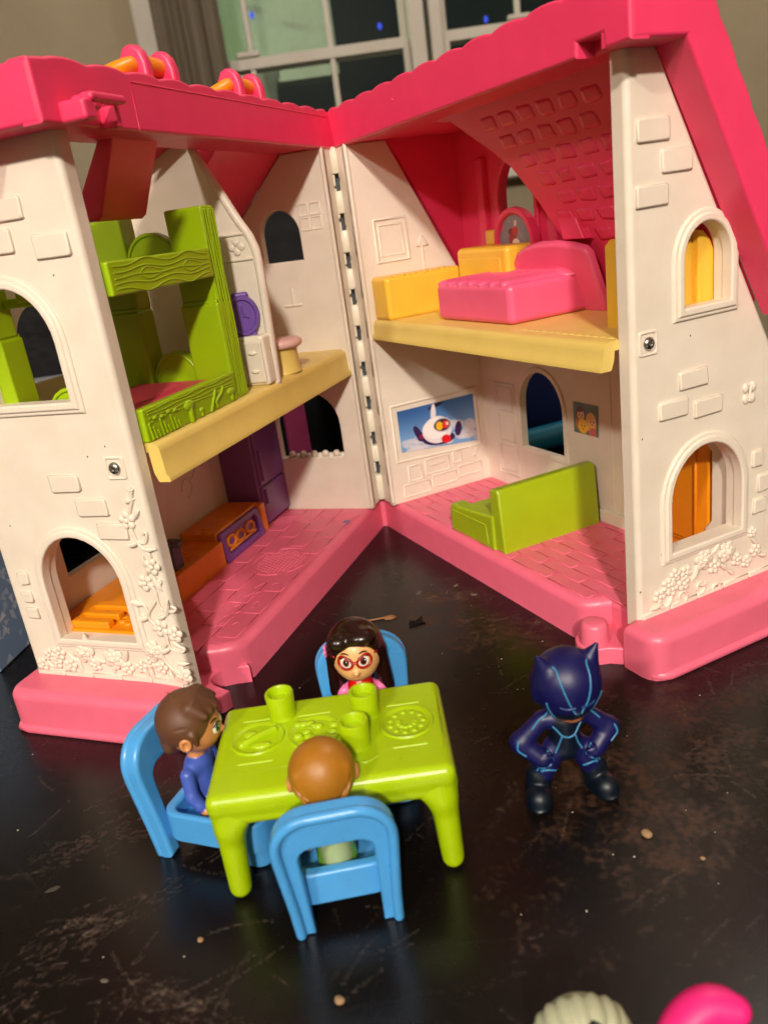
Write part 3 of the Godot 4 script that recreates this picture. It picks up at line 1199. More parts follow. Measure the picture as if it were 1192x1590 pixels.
	# hinge: knuckles with a gap and a steel pin between
	var hs := [23.09, 20.78, 18.45, 16.18, 13.87, 11.51, 9.19, 6.71, 4.59]
	var lo := 2.3
	var ys := hs.duplicate()
	ys.reverse()
	ys.append(25.6)
	for i in ys.size():
		var top: float = ys[i] - 0.5
		var b := bld()
		b.lathe([Vector2(0, lo), Vector2(0.5, lo), Vector2(0.54, lo + 0.05), Vector2(0.54, top - 0.05), Vector2(0.5, top), Vector2(0, top)], 20, Vector3(0.05, 0, 0.6))
		var kn := part(house, "hinge_knuckle", b, M.ivory)
		if i < hs.size():
			b = bld()
			for x in [-0.12, 0.2]: b.tube([Vector3(x, top - 0.05, 0.62), Vector3(x, top + 1.05, 0.62)], 0.1, 8)
			part(kn, "hinge_pin", b, M.steel)
			b = bld()
			var sg := 1.0 if i % 2 else -1.0
			for e in [[-1.0, 0.24, 0.52], [-1.0, 0.86, 0.26], [1.0, 0.62, 0.66], [1.0, 0.06, 0.2]]:
				b.rbox(Vector3(0.05 + 0.34 * e[0] * sg, top + e[1], 0.7), Vector3(0.42, e[2], 0.8), 0.06, 2)
			part(kn, "hinge_catch", b, M.ivory)
			b = bld()
			b.rbox(Vector3(0.05, top + 0.5, 0.42), Vector3(0.9, 1.1, 0.3), 0.02, 1)  # dark box put in for the shade deep in the slot
			part(kn, "hinge_gap_shade", b, M.slate)
		lo = top + 1.0
	var b := bld()
	b.rbox(Vector3(0.02, 13.8, -0.05), Vector3(1.1, 23, 0.5), 0.1, 2)
	part(house, "hinge_strip", b, M.ivory)
	b = bld()
	b.lathe([Vector2(0, 0.02), Vector2(0.52, 0.02), Vector2(0.52, 2.15), Vector2(0.45, 2.3), Vector2(0, 2.32)], 24, Vector3(0, 0, -0.12))
	part(house, "base_hinge", b, M.base)
	b = bld()
	b.lathe([Vector2(0, 25.0), Vector2(0.46, 25.0), Vector2(0.46, 26.95), Vector2(0, 27.0)], 24, Vector3(0.0, 0, -0.1))
	part(house, "roof_hinge", b, M.roof)


func roof(side: int, U: float) -> void:
	var E := U + 1.55
	# front beam with a scalloped top and, on the right, a notch for the latch
	var p := [0.55, 25.0]
	if side == RIGHT: p.append_array([23.7, 25.0, 23.75, 25.5, 25.15, 25.5, 25.2, 25.0])
	p.append_array([E, 25.0, E, 27.0])
	var k := 0
	var u := E - 0.9
	while u > 1.0:
		var ph := fposmod(u, 2.3) / 2.3
		p.append_array([u, 27.02 + 0.17 * pow(sin(ph * PI), 0.6)])
		u -= 0.23
	p.append_array([0.75, 27.05, 0.55, 26.9])
	var b := bld(wing(side))
	b.slab(poly(p), [], -0.35, 0.55, 0.13, 0.1)
	var rf := part(house, "roof", b, M.roof)
	b = wm(side)
	b.rbox(Vector3((E + 0.6) / 2, 26.03, 1.65), Vector3(E - 0.62, 1.94, 2.4), 0.25)
	part(rf, "ridge_top", b, M.roof)
	# panel line pressed into the beam
	b = wm(side)
	if side == LEFT: b.tube([Vector3(1.2, 26.75, -0.35), Vector3(20.6, 26.75, -0.35), Vector3(20.6, 25.05, -0.35)], 0.035, 5)
	else: b.ell(Vector3(9.3, 26.2, -0.35), Vector3(0.1, 0.1, 0.05), 8)
	part(rf, "mould_line", b, M.roof)
	# slope: measured down the underside from the ridge
	var sl: float = 0.54 if side == RIGHT else 0.6
	var w0 := 2.1 if side == RIGHT else 1.15
	var nrm := sqrt(1 + sl * sl)
	var dn := Vector3(0, -1 / nrm, sl / nrm)
	var ot := Vector3(0, sl / nrm, 1 / nrm)
	var T := wing(side) * Transform3D(Basis(Vector3(1, 0, 0), dn, ot), Vector3(0, 25.2, w0))
	if side == RIGHT:
		var hp := poly([2.36, 16.4, 2.36, 18.4, 2.36, 20.5, 2.36, 22.2, 2.36, 23.5, 2.36, 25.08, 8.8, 25.08, 10.4, 24.8, 12.5, 23.05, 13.4, 22.15, 14.15, 20.4, 14.6, 18.35, 14.7, 16.4])
		var hole := PackedVector2Array()
		for q in hp: hole.append(Vector2(q.x, (25.2 - q.y) * nrm))
		b = bld(T)
		b.slab(rect(2.0, 0.0, U - 0.3, 11.6), [hole], 0.0, 0.5, 0.03, 0.1)
		var slope := part(rf, "roof_slope", b, M.roof)
		# shingles pressed through to the underside
		for r in 9:
			for c in 15:
				var cu := 2.9 + c * 1.5 + (0.75 if r % 2 else 0.0)
				var ct := 1.1 + r * 1.08
				var ok := cu < U - 3.4 and ct < 7.6
				for d in [[-0.75, -0.5], [0.75, -0.5], [0.75, 0.5], [-0.75, 0.5]]:
					if Geometry2D.is_point_in_polygon(Vector2(cu + d[0] * 1.2, ct + d[1] * 1.2), hole): ok = false
				if not ok: continue
				for s in [-1, 1]:
					b = bld(T)
					var pts := PackedVector3Array()
					for q in rect(cu - 0.68, ct - 0.46, cu + 0.68, ct + 0.46, 0.25, 2): pts.append(Vector3(q.x + rng.randf_range(-0.06, 0.06), q.y + rng.randf_range(-0.06, 0.06), 0.02 if s < 0 else 0.48))
					b.plate(pts, Vector3(0, 0, s), 0.09 if s > 0 else 0.04, 0.08 if s > 0 else 0.3)
					part(slope, "shingle", b, M.roof)
		# dormer: a vault running back to an upright wall with an arched window
		b = bld(wing(side))
		var hq := MB.inset(MB.wound(hp, false), 0.3)
		var hi := MB.wound(hp, false)
		for i in hi.size():
			var j := (i + 1) % hi.size()
			if absf(hi[i].y - 16.4) < 0.01 and absf(hi[j].y - 16.4) < 0.01: continue
			var e := (hi[j] - hi[i]).normalized()
			var o := Vector3(e.y, -e.x, 0)
			var wi := w0 + sl * (25.2 - hi[i].y) + 0.1
			var wj := w0 + sl * (25.2 - hi[j].y) + 0.1
			b.flat(Vector3(hi[i].x, hi[i].y, wi), Vector3(hi[j].x, hi[j].y, wj), Vector3(hi[j].x, hi[j].y, 8.0), Vector3(hi[i].x, hi[i].y, 8.0), o)
			b.flat(Vector3(hq[i].x, hq[i].y, wi + 0.3), Vector3(hq[j].x, hq[j].y, wj + 0.3), Vector3(hq[j].x, hq[j].y, 8.2), Vector3(hq[i].x, hq[i].y, 8.2), -o)
		var dv := part(rf, "dormer_vault", b, M.roof)
		b = bld(wing(side))
		b.slab(MB.inset(MB.wound(hp, true), 0.0), [arch(8.7, 16.8, 22.95, 1.72, 1.25)], 7.35, 7.8, 0.05, 0.05)
		part(dv, "dormer_wall", b, M.roof)
		b = bld(wing(side))
		b.slab(arch(8.7, 16.8, 22.95, 1.72, 1.25, 0.35), [arch(8.7, 16.8, 22.95, 1.72, 1.25, -0.03)], 7.1, 7.5, 0.12, 0.02)
		for uu in [5.3, 12.1]: b.rbox(Vector3(uu, 19.5, 7.2), Vector3(0.75, 7.6, 0.5), 0.15)
		part(dv, "dormer_rib", b, M.roof)
		b = bld(wing(side))
		b.slab(poly([16.9, 18.4, 15.7, 20.6, 14.5, 22.8, 13.0, 24.2, 10.8, 25.6, 8.8, 25.9, 4.0, 25.9, 4.0, 25.4, 8.8, 25.4, 10.7, 25.2, 12.8, 23.6, 13.8, 22.45, 14.6, 20.5, 15.3, 18.4]), [], 5.2, 9.9, 0.1, 0.15)
		part(dv, "dormer_roof", b, M.roof)
	else:
		# two dormer roof panels with open gaps between
		for q in [[16.7, 20.0], [2.2, 10.0]]:
			b = gable(side)
			var pr := poly([1.35, 25.3, 2.85, 22.2, 3.1, 22.05, 3.6, 22.1, 3.65, 23.2, 1.9, 25.5]) if q[0] > 12 else poly([2.4, 25.15, 6.0, 21.7, 6.6, 21.7, 6.6, 22.6, 3.4, 25.6])
			b.slab(pr, [], q[0], q[1], 0.08, 0.12)
			part(rf, "dormer_panel", b, M.roof)
			b = gable(side)
			b.slab(poly([2.9, 25.9, 9.2, 22.6, 9.6, 22.9, 3.2, 26.3]), [], 11.75 if q[0] > 12 else 2.0, 13.6 if q[0] > 12 else 9.6, 0.05, 0.05)
			part(rf, "roof_slope", b, M.roof)  # hidden slab added to keep light off the partition
		# loops and the folded carrying handle
		for q in [18.5, 16.5, 10.6, 8.4]:
			b = gable(side)
			b.slab(poly([-0.05, 26.6, -0.05, 27.7, 0.1, 28.15, 0.35, 28.4, 0.65, 28.46, 0.95, 28.36, 1.18, 28.0, 1.25, 27.4, 1.25, 26.6]), [], q - 0.28, q + 0.28, 0.16, 0.16)
			part(rf, "handle_loop", b, M.roof)
		b = wm(side)
		b.tube(spline([Vector3(20.9, 26.8, 2.4), Vector3(20.6, 27.0, 1.2), Vector3(19.8, 27.35, 0.75), Vector3(18.5, 27.72, 0.65), Vector3(17.0, 27.8, 0.65), Vector3(16.0, 27.75, 0.65)], 5), 0.36, 12)
		b.tube(spline([Vector3(12.9, 26.8, 2.4), Vector3(12.5, 27.0, 1.2), Vector3(11.7, 27.35, 0.75), Vector3(10.6, 27.72, 0.65), Vector3(9.2, 27.8, 0.65), Vector3(8.1, 27.75, 0.65)], 5), 0.36, 12)
		b.tube([Vector3(20.9, 26.8, 2.4), Vector3(12.9, 26.8, 2.4)], 0.3, 10)
		part(rf, "carry_handle", b, M.handle)
		# latch clip standing out of the beam
		b = wm(side)
		b.rbox(Vector3(24.75, 25.35, -0.75), Vector3(0.7, 0.7, 1.3), 0.15)
		b.rbox(Vector3(23.75, 25.75, -1.25), Vector3(2.0, 0.3, 0.55), 0.13)
		b.rbox(Vector3(24.35, 25.62, -0.95), Vector3(0.5, 0.55, 0.95), 0.15)
		b.rbox(Vector3(22.75, 25.3, -0.6), Vector3(0.3, 0.75, 0.9), 0.1)
		part(rf, "latch", b, M.roof)
	# gable fascia
	var so := 0.9 if side == LEFT else 0.0
	var fp := [-0.3, 25.02, 2.2 + so, 25.02]
	var lowh := 14.6
	fp.append_array([2.2 + so + 0.555 * (25.02 - lowh), lowh, 4.1 + so + 0.555 * (25.0 - lowh), lowh + 0.9])
	var h := lowh + 1.2
	while h < 26.6:
		fp.append_array([2.98 + so + 0.555 * (27.0 - h) + 0.1 * pow(sin(fposmod(h, 1.5) / 1.5 * PI), 0.6), h])
		h += 0.25
	fp.append_array([2.7 + so, 26.97, -0.3, 26.97])
	b = gable(side)
	b.slab(poly(fp), [], U + 0.03, E + 0.02, 0.08, 0.16)
	part(rf, "gable_fascia", b, M.roof)


# relief flowers and vines on the outside of the gables
func flower(parent: Node, side: int, U: float, h: float, w: float, r: float, kind := 0) -> void:
	var b := wm(side)
	var t0 := rng.randf() * TAU
	if kind == 1:      # rose: nested rings of petals
		for ring in 3:
			var rr := r * (1.0 - ring * 0.32)
			for k in 6:
				var t := t0 + ring * 0.5 + TAU * k / 6
				b.ell(Vector3(U + 0.05 + ring * 0.05, h + sin(t) * rr * 0.62, w + cos(t) * rr * 0.62), Vector3(0.1, rr * 0.42, rr * 0.42), 8)
		b.ell(Vector3(U + 0.18, h, w), Vector3(0.12, r * 0.25, r * 0.25), 8)
	elif kind == 2:    # leaf
		var d := Vector3(0, sin(t0), cos(t0))
		b.tube([Vector3(U, h, w) - d * r, Vector3(U + 0.05, h, w) - d * r * 0.3, Vector3(U + 0.05, h, w) + d * r * 0.4, Vector3(U, h, w) + d * r], [0.04, r * 0.4, r * 0.36, 0.03], 8)
	else:              # five petals round a button
		for k in 5:
			var t := t0 + TAU * k / 5
			b.ell(Vector3(U + 0.04, h + sin(t) * r * 0.6, w + cos(t) * r * 0.6), Vector3(0.11, r * 0.42, r * 0.42), 8)
		b.ell(Vector3(U + 0.1, h, w), Vector3(0.1, r * 0.3, r * 0.3), 8)
	part(parent, "relief_leaf" if kind == 2 else "relief_flower", b, M.cream)


func flowers(gw: Node, side: int, U: float) -> void:
	if side == LEFT:
		for q in [[2.72, 8.75, .38, 0], [3.25, 8.2, .36, 0], [3.4, 7.6, .4, 0], [2.85, 7.9, .36, 0], [2.75, 7.1, .4, 0], [3.2, 6.8, .34, 2], [3.55, 6.1, .62, 1], [4.15, 5.75, .4, 2], [2.9, 5.6, .36, 0], [3.15, 5.2, .35, 2], [3.3, 4.45, .6, 1], [3.45, 3.75, .4, 2], [2.85, 3.8, .38, 0], [2.75, 4.6, .3, 2], [2.95, 3.0, .36, 0], [3.25, 2.45, .38, 0], [2.7, 2.5, .33, 2], [3.0, 1.9, .36, 0], [2.75, 8.3, .3, 2], [2.7, 6.5, .3, 2]]:
			flower(gw, side, U, q[0], q[1], q[2], q[3])
		# the climbing vine at the open edge
		var stem := [Vector3(U + .04, 2.6, 1.0), Vector3(U + .04, 3.6, 1.7), Vector3(U + .04, 4.6, 1.2), Vector3(U + .04, 5.6, 1.9), Vector3(U + .04, 6.6, 1.2), Vector3(U + .04, 7.6, 1.45), Vector3(U + .04, 8.5, 1.0), Vector3(U + .04, 9.2, 1.5), Vector3(U + .04, 10.2, 1.6), Vector3(U + .04, 11.0, 1.25), Vector3(U + .04, 11.5, 1.15)]
		var b := wm(side)
		b.tube(spline(stem, 5), 0.09, 6)
		for q in [[3.6, 1.7, 1.9, 2.6], [4.6, 1.2, 3.9, .6], [5.6, 1.9, 6.3, 2.5], [6.6, 1.2, 5.9, .55], [7.6, 1.45, 7.2, .9], [9.2, 1.5, 9.5, .9]]:
			var a := Vector3(U + .04, q[0], q[1])
			var e := Vector3(U + .04, q[2], q[3])
			var sd := Vector3(0, (e - a).z, -(e - a).y) * 0.35
			b.tube(spline([a, (a + e) / 2 + sd, e, e - sd * 0.7, e - sd * 0.5 + (a - e) * 0.2], 4), 0.07, 6)
		part(gw, "relief_vine", b, M.cream)
		for q in [[10.16, 1.72, .45, 0], [10.4, 1.2, .3, 2], [9.07, 1.72, .36, 2], [8.84, 1.0, .32, 2], [8.26, 1.42, .3, 2], [8.02, 1.05, .42, 0], [7.25, 1.6, .42, 0], [7.26, 1.0, .4, 2], [6.28, 2.38, .42, 2], [6.02, .84, .42, 2], [5.49, 2.16, .36, 2], [5.04, 1.43, .45, 0], [4.76, .75, .42, 0], [4.27, .79, .3, 2], [3.86, 2.1, .55, 1], [3.89, 1.5, .36, 2], [2.57, 1.45, .36, 2], [2.68, .85, .5, 1], [11.05, 1.37, .3, 2], [11.5, 1.15, .16, 0], [3.3, 0.75, .33, 2], [5.6, 1.2, .3, 2]]:
			flower(gw, side, U, q[0], q[1], q[2], q[3])
	else:
		for q in [[3.05, 1.95, .36, 0], [3.45, 2.45, .38, 0], [3.8, 2.9, .36, 0], [3.2, 2.7, .4, 0], [3.25, 3.4, .4, 0], [3.75, 3.55, .36, 0], [2.6, 1.75, .34, 2], [2.45, 2.1, .32, 2], [2.6, 2.5, .36, 2], [3.55, 4.1, .4, 2], [4.05, 4.65, .56, 1], [4.4, 5.4, .34, 2], [3.5, 5.3, .4, 0], [4.0, 6.1, .56, 1], [3.3, 5.9, .36, 2], [3.4, 6.75, .36, 0], [3.1, 7.4, .34, 0], [3.5, 8.0, .36, 0], [4.0, 7.9, .3, 2], [2.8, 4.6, .3, 2], [2.85, 6.4, .3, 2], [4.5, 7.75, .28, 0], [3.1, 8.5, .3, 2]]:
			flower(gw, side, U, q[0], q[1], q[2], q[3])
		var b := wm(side)
		for q in [[2.6, 3.3], [2.3, 5.4], [2.7, 4.4]]:
			var c := Vector3(U + .04, q[0], q[1])
			var arc := []
			for k in 12:
				var t := -1.2 + k * 0.42
				arc.append(c + Vector3(0, sin(t), cos(t)) * (0.36 - k * 0.018))
			b.tube(arc, 0.08, 6)
		part(gw, "relief_vine", b, M.cream)
		# butterfly
		b = wm(side)
		var c := Vector3(U + 0.03, 11.25, 7.35)
		for q in [[.28, .22], [.28, -.22], [-.22, .18], [-.22, -.2]]: b.ell(c + Vector3(0, q[0], q[1]), Vector3(0.1, 0.24, 0.2), 8)
		b.tube([c + Vector3(0.04, -.3, -.05), c + Vector3(0.04, .35, .05)], 0.07, 6)
		part(gw, "relief_butterfly", b, M.cream)


func bead_rect(b: MB, u: float, w0: float, h0: float, w1: float, h1: float, r := 0.07) -> void:
	b.tube([Vector3(u, h0, w0), Vector3(u, h0, w1), Vector3(u, h1, w1), Vector3(u, h1, w0), Vector3(u, h0, w0)], r, 6)


func wall_relief(nw: Node, side: int) -> void:
	var u := 2.5
	var b := wm(side)
	if side == LEFT:
		for q in [[0.35, 20.6, 1.0, 21.3], [0.35, 21.45, 1.0, 22.1], [1.15, 20.6, 1.75, 21.3], [1.15, 21.45, 1.75, 22.1]]: bead_rect(b, u, q[0], q[1], q[2], q[3], 0.06)
		b.tube([Vector3(u, 16.2, 3.7), Vector3(u, 16.2, 2.6)], 0.1, 6)
		b.tube([Vector3(u, 16.3, 3.1), Vector3(u, 17.2, 3.1)], 0.1, 6)
		part(nw, "relief_frame", b, M.cream)
		b = wm(side)
		for k in 10: b.ell(Vector3(2.2, 6.0 + 0.16 * (k % 2), 1.5 + k * 0.42), Vector3(0.25, 0.26, 0.26), 8)
		part(nw, "window_box_flowers", b, M.cream)
		return
	# picture frame and lamp upstairs
	bead_rect(b, u, 0.95, 18.1, 3.15, 20.6, 0.1)
	bead_rect(b, u, 1.25, 18.45, 2.85, 20.25, 0.06)
	b.tube([Vector3(u, 17.0, 4.15), Vector3(u, 18.75, 4.15)], 0.07, 6)
	part(nw, "relief_frame", b, M.cream)
	b = wm(side)
	b.plate(PackedVector3Array([Vector3(u, 18.7, 3.75), Vector3(u, 18.7, 4.6), Vector3(u, 19.3, 4.25), Vector3(u, 19.3, 4.05)]), Vector3(1, 0, 0), 0.1, 0.06)
	part(nw, "relief_lamp", b, M.cream)
	# frame round the sticker, boxes in relief below
	b = wm(side)
	b.tube([Vector3(u, 5.1, 0.45), Vector3(u, 4.85, 7.05), Vector3(u, 8.95, 7.05), Vector3(u, 8.95, 0.45), Vector3(u, 5.1, 0.45)], 0.09, 6)
	for q in [[1.2, 3.55, 2.2, 4.6], [2.55, 3.7, 4.4, 4.75], [4.8, 4.0, 5.4, 4.8], [0.7, 2.5, 2.75, 3.35], [2.95, 2.7, 4.9, 3.5], [5.1, 2.9, 7.0, 3.65]]: bead_rect(b, u, q[0], q[1], q[2], q[3], 0.07)
	for k in 8: b.tube([Vector3(u, 2.65, 1.0 + k * 0.18), Vector3(u, 3.2, 1.0 + k * 0.18)], 0.03, 5)
	b.tube([Vector3(u, 4.3, 2.9), Vector3(u, 4.3, 4.0)], 0.06, 5)
	for q in [[4.7, 6.3], [4.5, 6.7], [4.9, 6.8], [4.2, 6.5], [5.0, 5.2], [4.95, 4.4]]: b.ell(Vector3(u, q[0], q[1]), Vector3(0.06, 0.14, 0.14), 6)
	part(nw, "relief_shelves", b, M.cream)
	# sticker: a white toy aeroplane flying over clouds
	var img := sky_picture()
	b = wm(side)
	b.picture(Vector3(u + 0.03, 8.55, 0.85), Vector3(u + 0.03, 8.55, 6.82), Vector3(u + 0.03, 5.2, 6.82), Vector3(u + 0.03, 5.7, 0.85), Vector3(1, 0, 0))
	var o := part(nw, "sticker", b, picture_mat(img), "printed sticker of a white aeroplane over clouds")
	o.position = Vector3.ZERO


func back_relief(bw: Node, side: int, w: float) -> void:
	var b := wm(side)
	if side == RIGHT:
		# rim round the arched opening
		b = bld(wing(side))
		b.slab(arch(9.15, 5.35, 10.55, 2.2, 1.1, 0.3), [arch(9.15, 5.35, 10.55, 2.2, 1.1, -0.02)], w - 0.08, w + 0.1, 0.04, 0.0)
		part(bw, "window_frame", b, M.cream)
		b = wm(side)
		for q in [[4.0, 3.0, 6.3, 9.4], [4.3, 7.5, 6.0, 9.1], [4.3, 5.4, 6.0, 7.2], [4.3, 3.3, 6.0, 5.1]]:
			b.tube([Vector3(q[0], q[1], w), Vector3(q[2], q[1], w), Vector3(q[2], q[3], w), Vector3(q[0], q[3], w), Vector3(q[0], q[1], w)], 0.06, 6)
		part(bw, "relief_cupboard", b, M.cream)
		b = wm(side)
		b.rbox(Vector3(19, 2.6, w - 0.1), Vector3(9, 0.8, 0.25), 0.1)
		for u in [15.6, 16.4, 17.2]: b.tube([Vector3(u, 3.0, w), Vector3(u, 12.5, w)], 0.05, 5)
		part(bw, "skirting", b, M.cream)
		b = wm(side)
		b.picture(Vector3(12.35, 9.15, w - 0.03), Vector3(14.55, 9.15, w - 0.03), Vector3(14.5, 7.3, w - 0.03), Vector3(12.35, 7.3, w - 0.03), Vector3(0, 0, -1))
		part(bw, "sticker", b, picture_mat(family_picture()), "small printed sticker of a family portrait")
		b = wm(side)
		b.rbox(Vector3(20.2, 5.7, w - 0.2), Vector3(5.2, 6.6, 0.35), 0.12)
		var door := part(bw, "door", b, M.orange)
		b = wm(side)
		b.tube([Vector3(18.4, 3.2, w - 0.4), Vector3(22.0, 3.2, w - 0.4), Vector3(22.0, 8.3, w - 0.4), Vector3(18.4, 8.3, w - 0.4), Vector3(18.4, 3.2, w - 0.4)], 0.1, 6)
		part(door, "door_moulding", b, M.orange)
		b = wm(side)
		b = bld(wing(side))
		b.slab(poly([22.6, 2.2, 24.1, 2.2, 24.1, 11.0, 22.6, 11.0, 22.6, 8.6, 23.0, 8.2, 23.0, 4.7, 22.6, 4.2]), [], w - 0.45, w - 0.1, 0.12, 0.02)
		part(door, "door_jamb", b, M.cream)
	else:
		for q in [[8.0, 8.0], [9.6, 7.6], [11.0, 8.2], [10.2, 6.6]]:
			var arc := []
			for k in 9: arc.append(Vector3(q[0] + 0.55 * cos(k * 0.6), q[1] + 0.6 * sin(k * 0.6), w))
			b.tube(arc, 0.06, 5)
		part(bw, "relief_pans", b, M.cream)


# ---------------------------------------------------------------- flat print
func picture_mat(img: Image) -> StandardMaterial3D:
	var m := StandardMaterial3D.new()
	m.albedo_texture = ImageTexture.create_from_image(img)
	m.roughness = 0.35
	return m


func blot(img: Image, cx: float, cy: float, rx: float, ry: float, col: Color, rot := 0.0) -> void:
	var W := img.get_width()
	var H := img.get_height()
	var r := maxf(rx, ry) + 2
	for y in range(maxi(0, int(cy - r)), mini(H, int(cy + r) + 1)):
		for x in range(maxi(0, int(cx - r)), mini(W, int(cx + r) + 1)):
			var d := Vector2(x - cx, y - cy).rotated(-rot)
			var e := (Vector2(d.x / rx, d.y / ry).length() - 1.0) * minf(rx, ry)
			var a := clampf(0.5 - e, 0, 1) * col.a
			if a > 0: img.set_pixel(x, y, img.get_pixel(x, y).lerp(Color(col.r, col.g, col.b), a))


func sky_picture() -> Image:
	var img := Image.create(384, 216, false, Image.FORMAT_RGB8)
	for y in 216:
		for x in 384:
			img.set_pixel(x, y, Color(0.16, 0.33, 0.58).lerp(Color(0.45, 0.62, 0.82), clampf(y / 150.0 + x / 1600.0, 0, 1)))
	var rg := RandomNumberGenerator.new()
	rg.seed = 4
	for k in 90:
		var x := rg.randf_range(0, 384)
		var y := 150 + 40 * sin(x * 0.016 + 1.0) * 0.5 + rg.randf_range(-8, 70)
		if x > 250: y -= 26
		blot(img, x, y, rg.randf_range(14, 34), rg.randf_range(10, 22), Color(0.84, 0.82, 0.84, 0.5))
	var white := Color(0.90, 0.87, 0.88)
	var dark := Color(0.20, 0.10, 0.32)
	blot(img, 190, 12, 40, 9, Color(0.12, 0.10, 0.2), -0.25)
	blot(img, 174, 48, 13, 46, white, 0.12)
	blot(img, 90, 128, 16, 44, dark, -0.35)
	blot(img, 104, 148, 22, 26, dark)
	blot(img, 104, 148, 11, 13, Color(0.55, 0.1, 0.3))
	blot(img, 292, 140, 18, 34, dark, 0.2)
	blot(img, 190, 172, 82, 34, dark)
	blot(img, 184, 128, 74, 68, white)
	blot(img, 178, 118, 60, 52, Color(0.96, 0.93, 0.93))
	blot(img, 214, 106, 46, 34, Color(0.72, 0.70, 0.74))
	blot(img, 212, 106, 40, 28, Color(0.22, 0.14, 0.26))
	blot(img, 198, 108, 18, 21, Color(0.93, 0.72, 0.12))
	blot(img, 230, 106, 18, 18, Color(0.85, 0.2, 0.18))
	blot(img, 238, 104, 8, 8, Color(0.92, 0.8, 0.7))
	blot(img, 226, 180, 24, 22, Color(0.86, 0.06, 0.12))
	return img


func family_picture() -> Image:
	var img := Image.create(220, 190, false, Image.FORMAT_RGB8)
	img.fill(Color(0.34, 0.42, 0.36))
	var skin := Color(0.93, 0.72, 0.50)
	var hair := Color(0.34, 0.16, 0.08)
	blot(img, 60, 130, 40, 46, Color(0.72, 0.40, 0.12))
	blot(img, 66, 64, 42, 44, hair)
	blot(img, 68, 74, 32, 32, skin)
	blot(img, 62, 42, 34, 16, hair, -0.2)
	blot(img, 158, 110, 46, 62, Color(0.90, 0.68, 0.16))
	blot(img, 166, 104, 32, 34, skin)
	blot(img, 150, 72, 36, 18, Color(0.92, 0.70, 0.2), -0.4)
	blot(img, 170, 170, 34, 30, Color(0.80, 0.35, 0.35))
	blot(img, 84, 142, 44, 46, Color(0.93, 0.70, 0.10))
	for q in [[56, 74], [80, 74], [154, 104], [178, 104], [72, 140], [98, 140]]:
		blot(img, q[0], q[1], 4.5, 6, Color(0.12, 0.08, 0.06))
	for q in [[68, 90], [166, 121], [85, 158]]:
		blot(img, q[0], q[1], 9, 3.5, Color(0.6, 0.2, 0.15))
	return img


func bird_picture() -> Image:
	var img := Image.create(160, 160, false, Image.FORMAT_RGB8)
	img.fill(Color(0.50, 0.46, 0.50))
	var rg := RandomNumberGenerator.new()
	rg.seed = 2
	for k in 26: blot(img, rg.randf_range(0, 160), rg.randf_range(0, 160), 7, 6, Color(0.58, 0.54, 0.57, 0.8))
	blot(img, 66, 90, 26, 34, Color(0.62, 0.06, 0.08), 0.4)
	blot(img, 52, 66, 18, 12, Color(0.45, 0.04, 0.08), -0.5)
	blot(img, 84, 64, 20, 18, Color(0.74, 0.08, 0.08))
	blot(img, 88, 34, 9, 14, Color(0.88, 0.74, 0.66), 0.4)
	blot(img, 86, 112, 24, 16, Color(0.9, 0.84, 0.8))
	return img


func wing_thing(called: String, label: String, category: String, side: int, u: float, h: float, w: float) -> Node3D:
	return thing(called, label, category, wp(side, u, h, w))


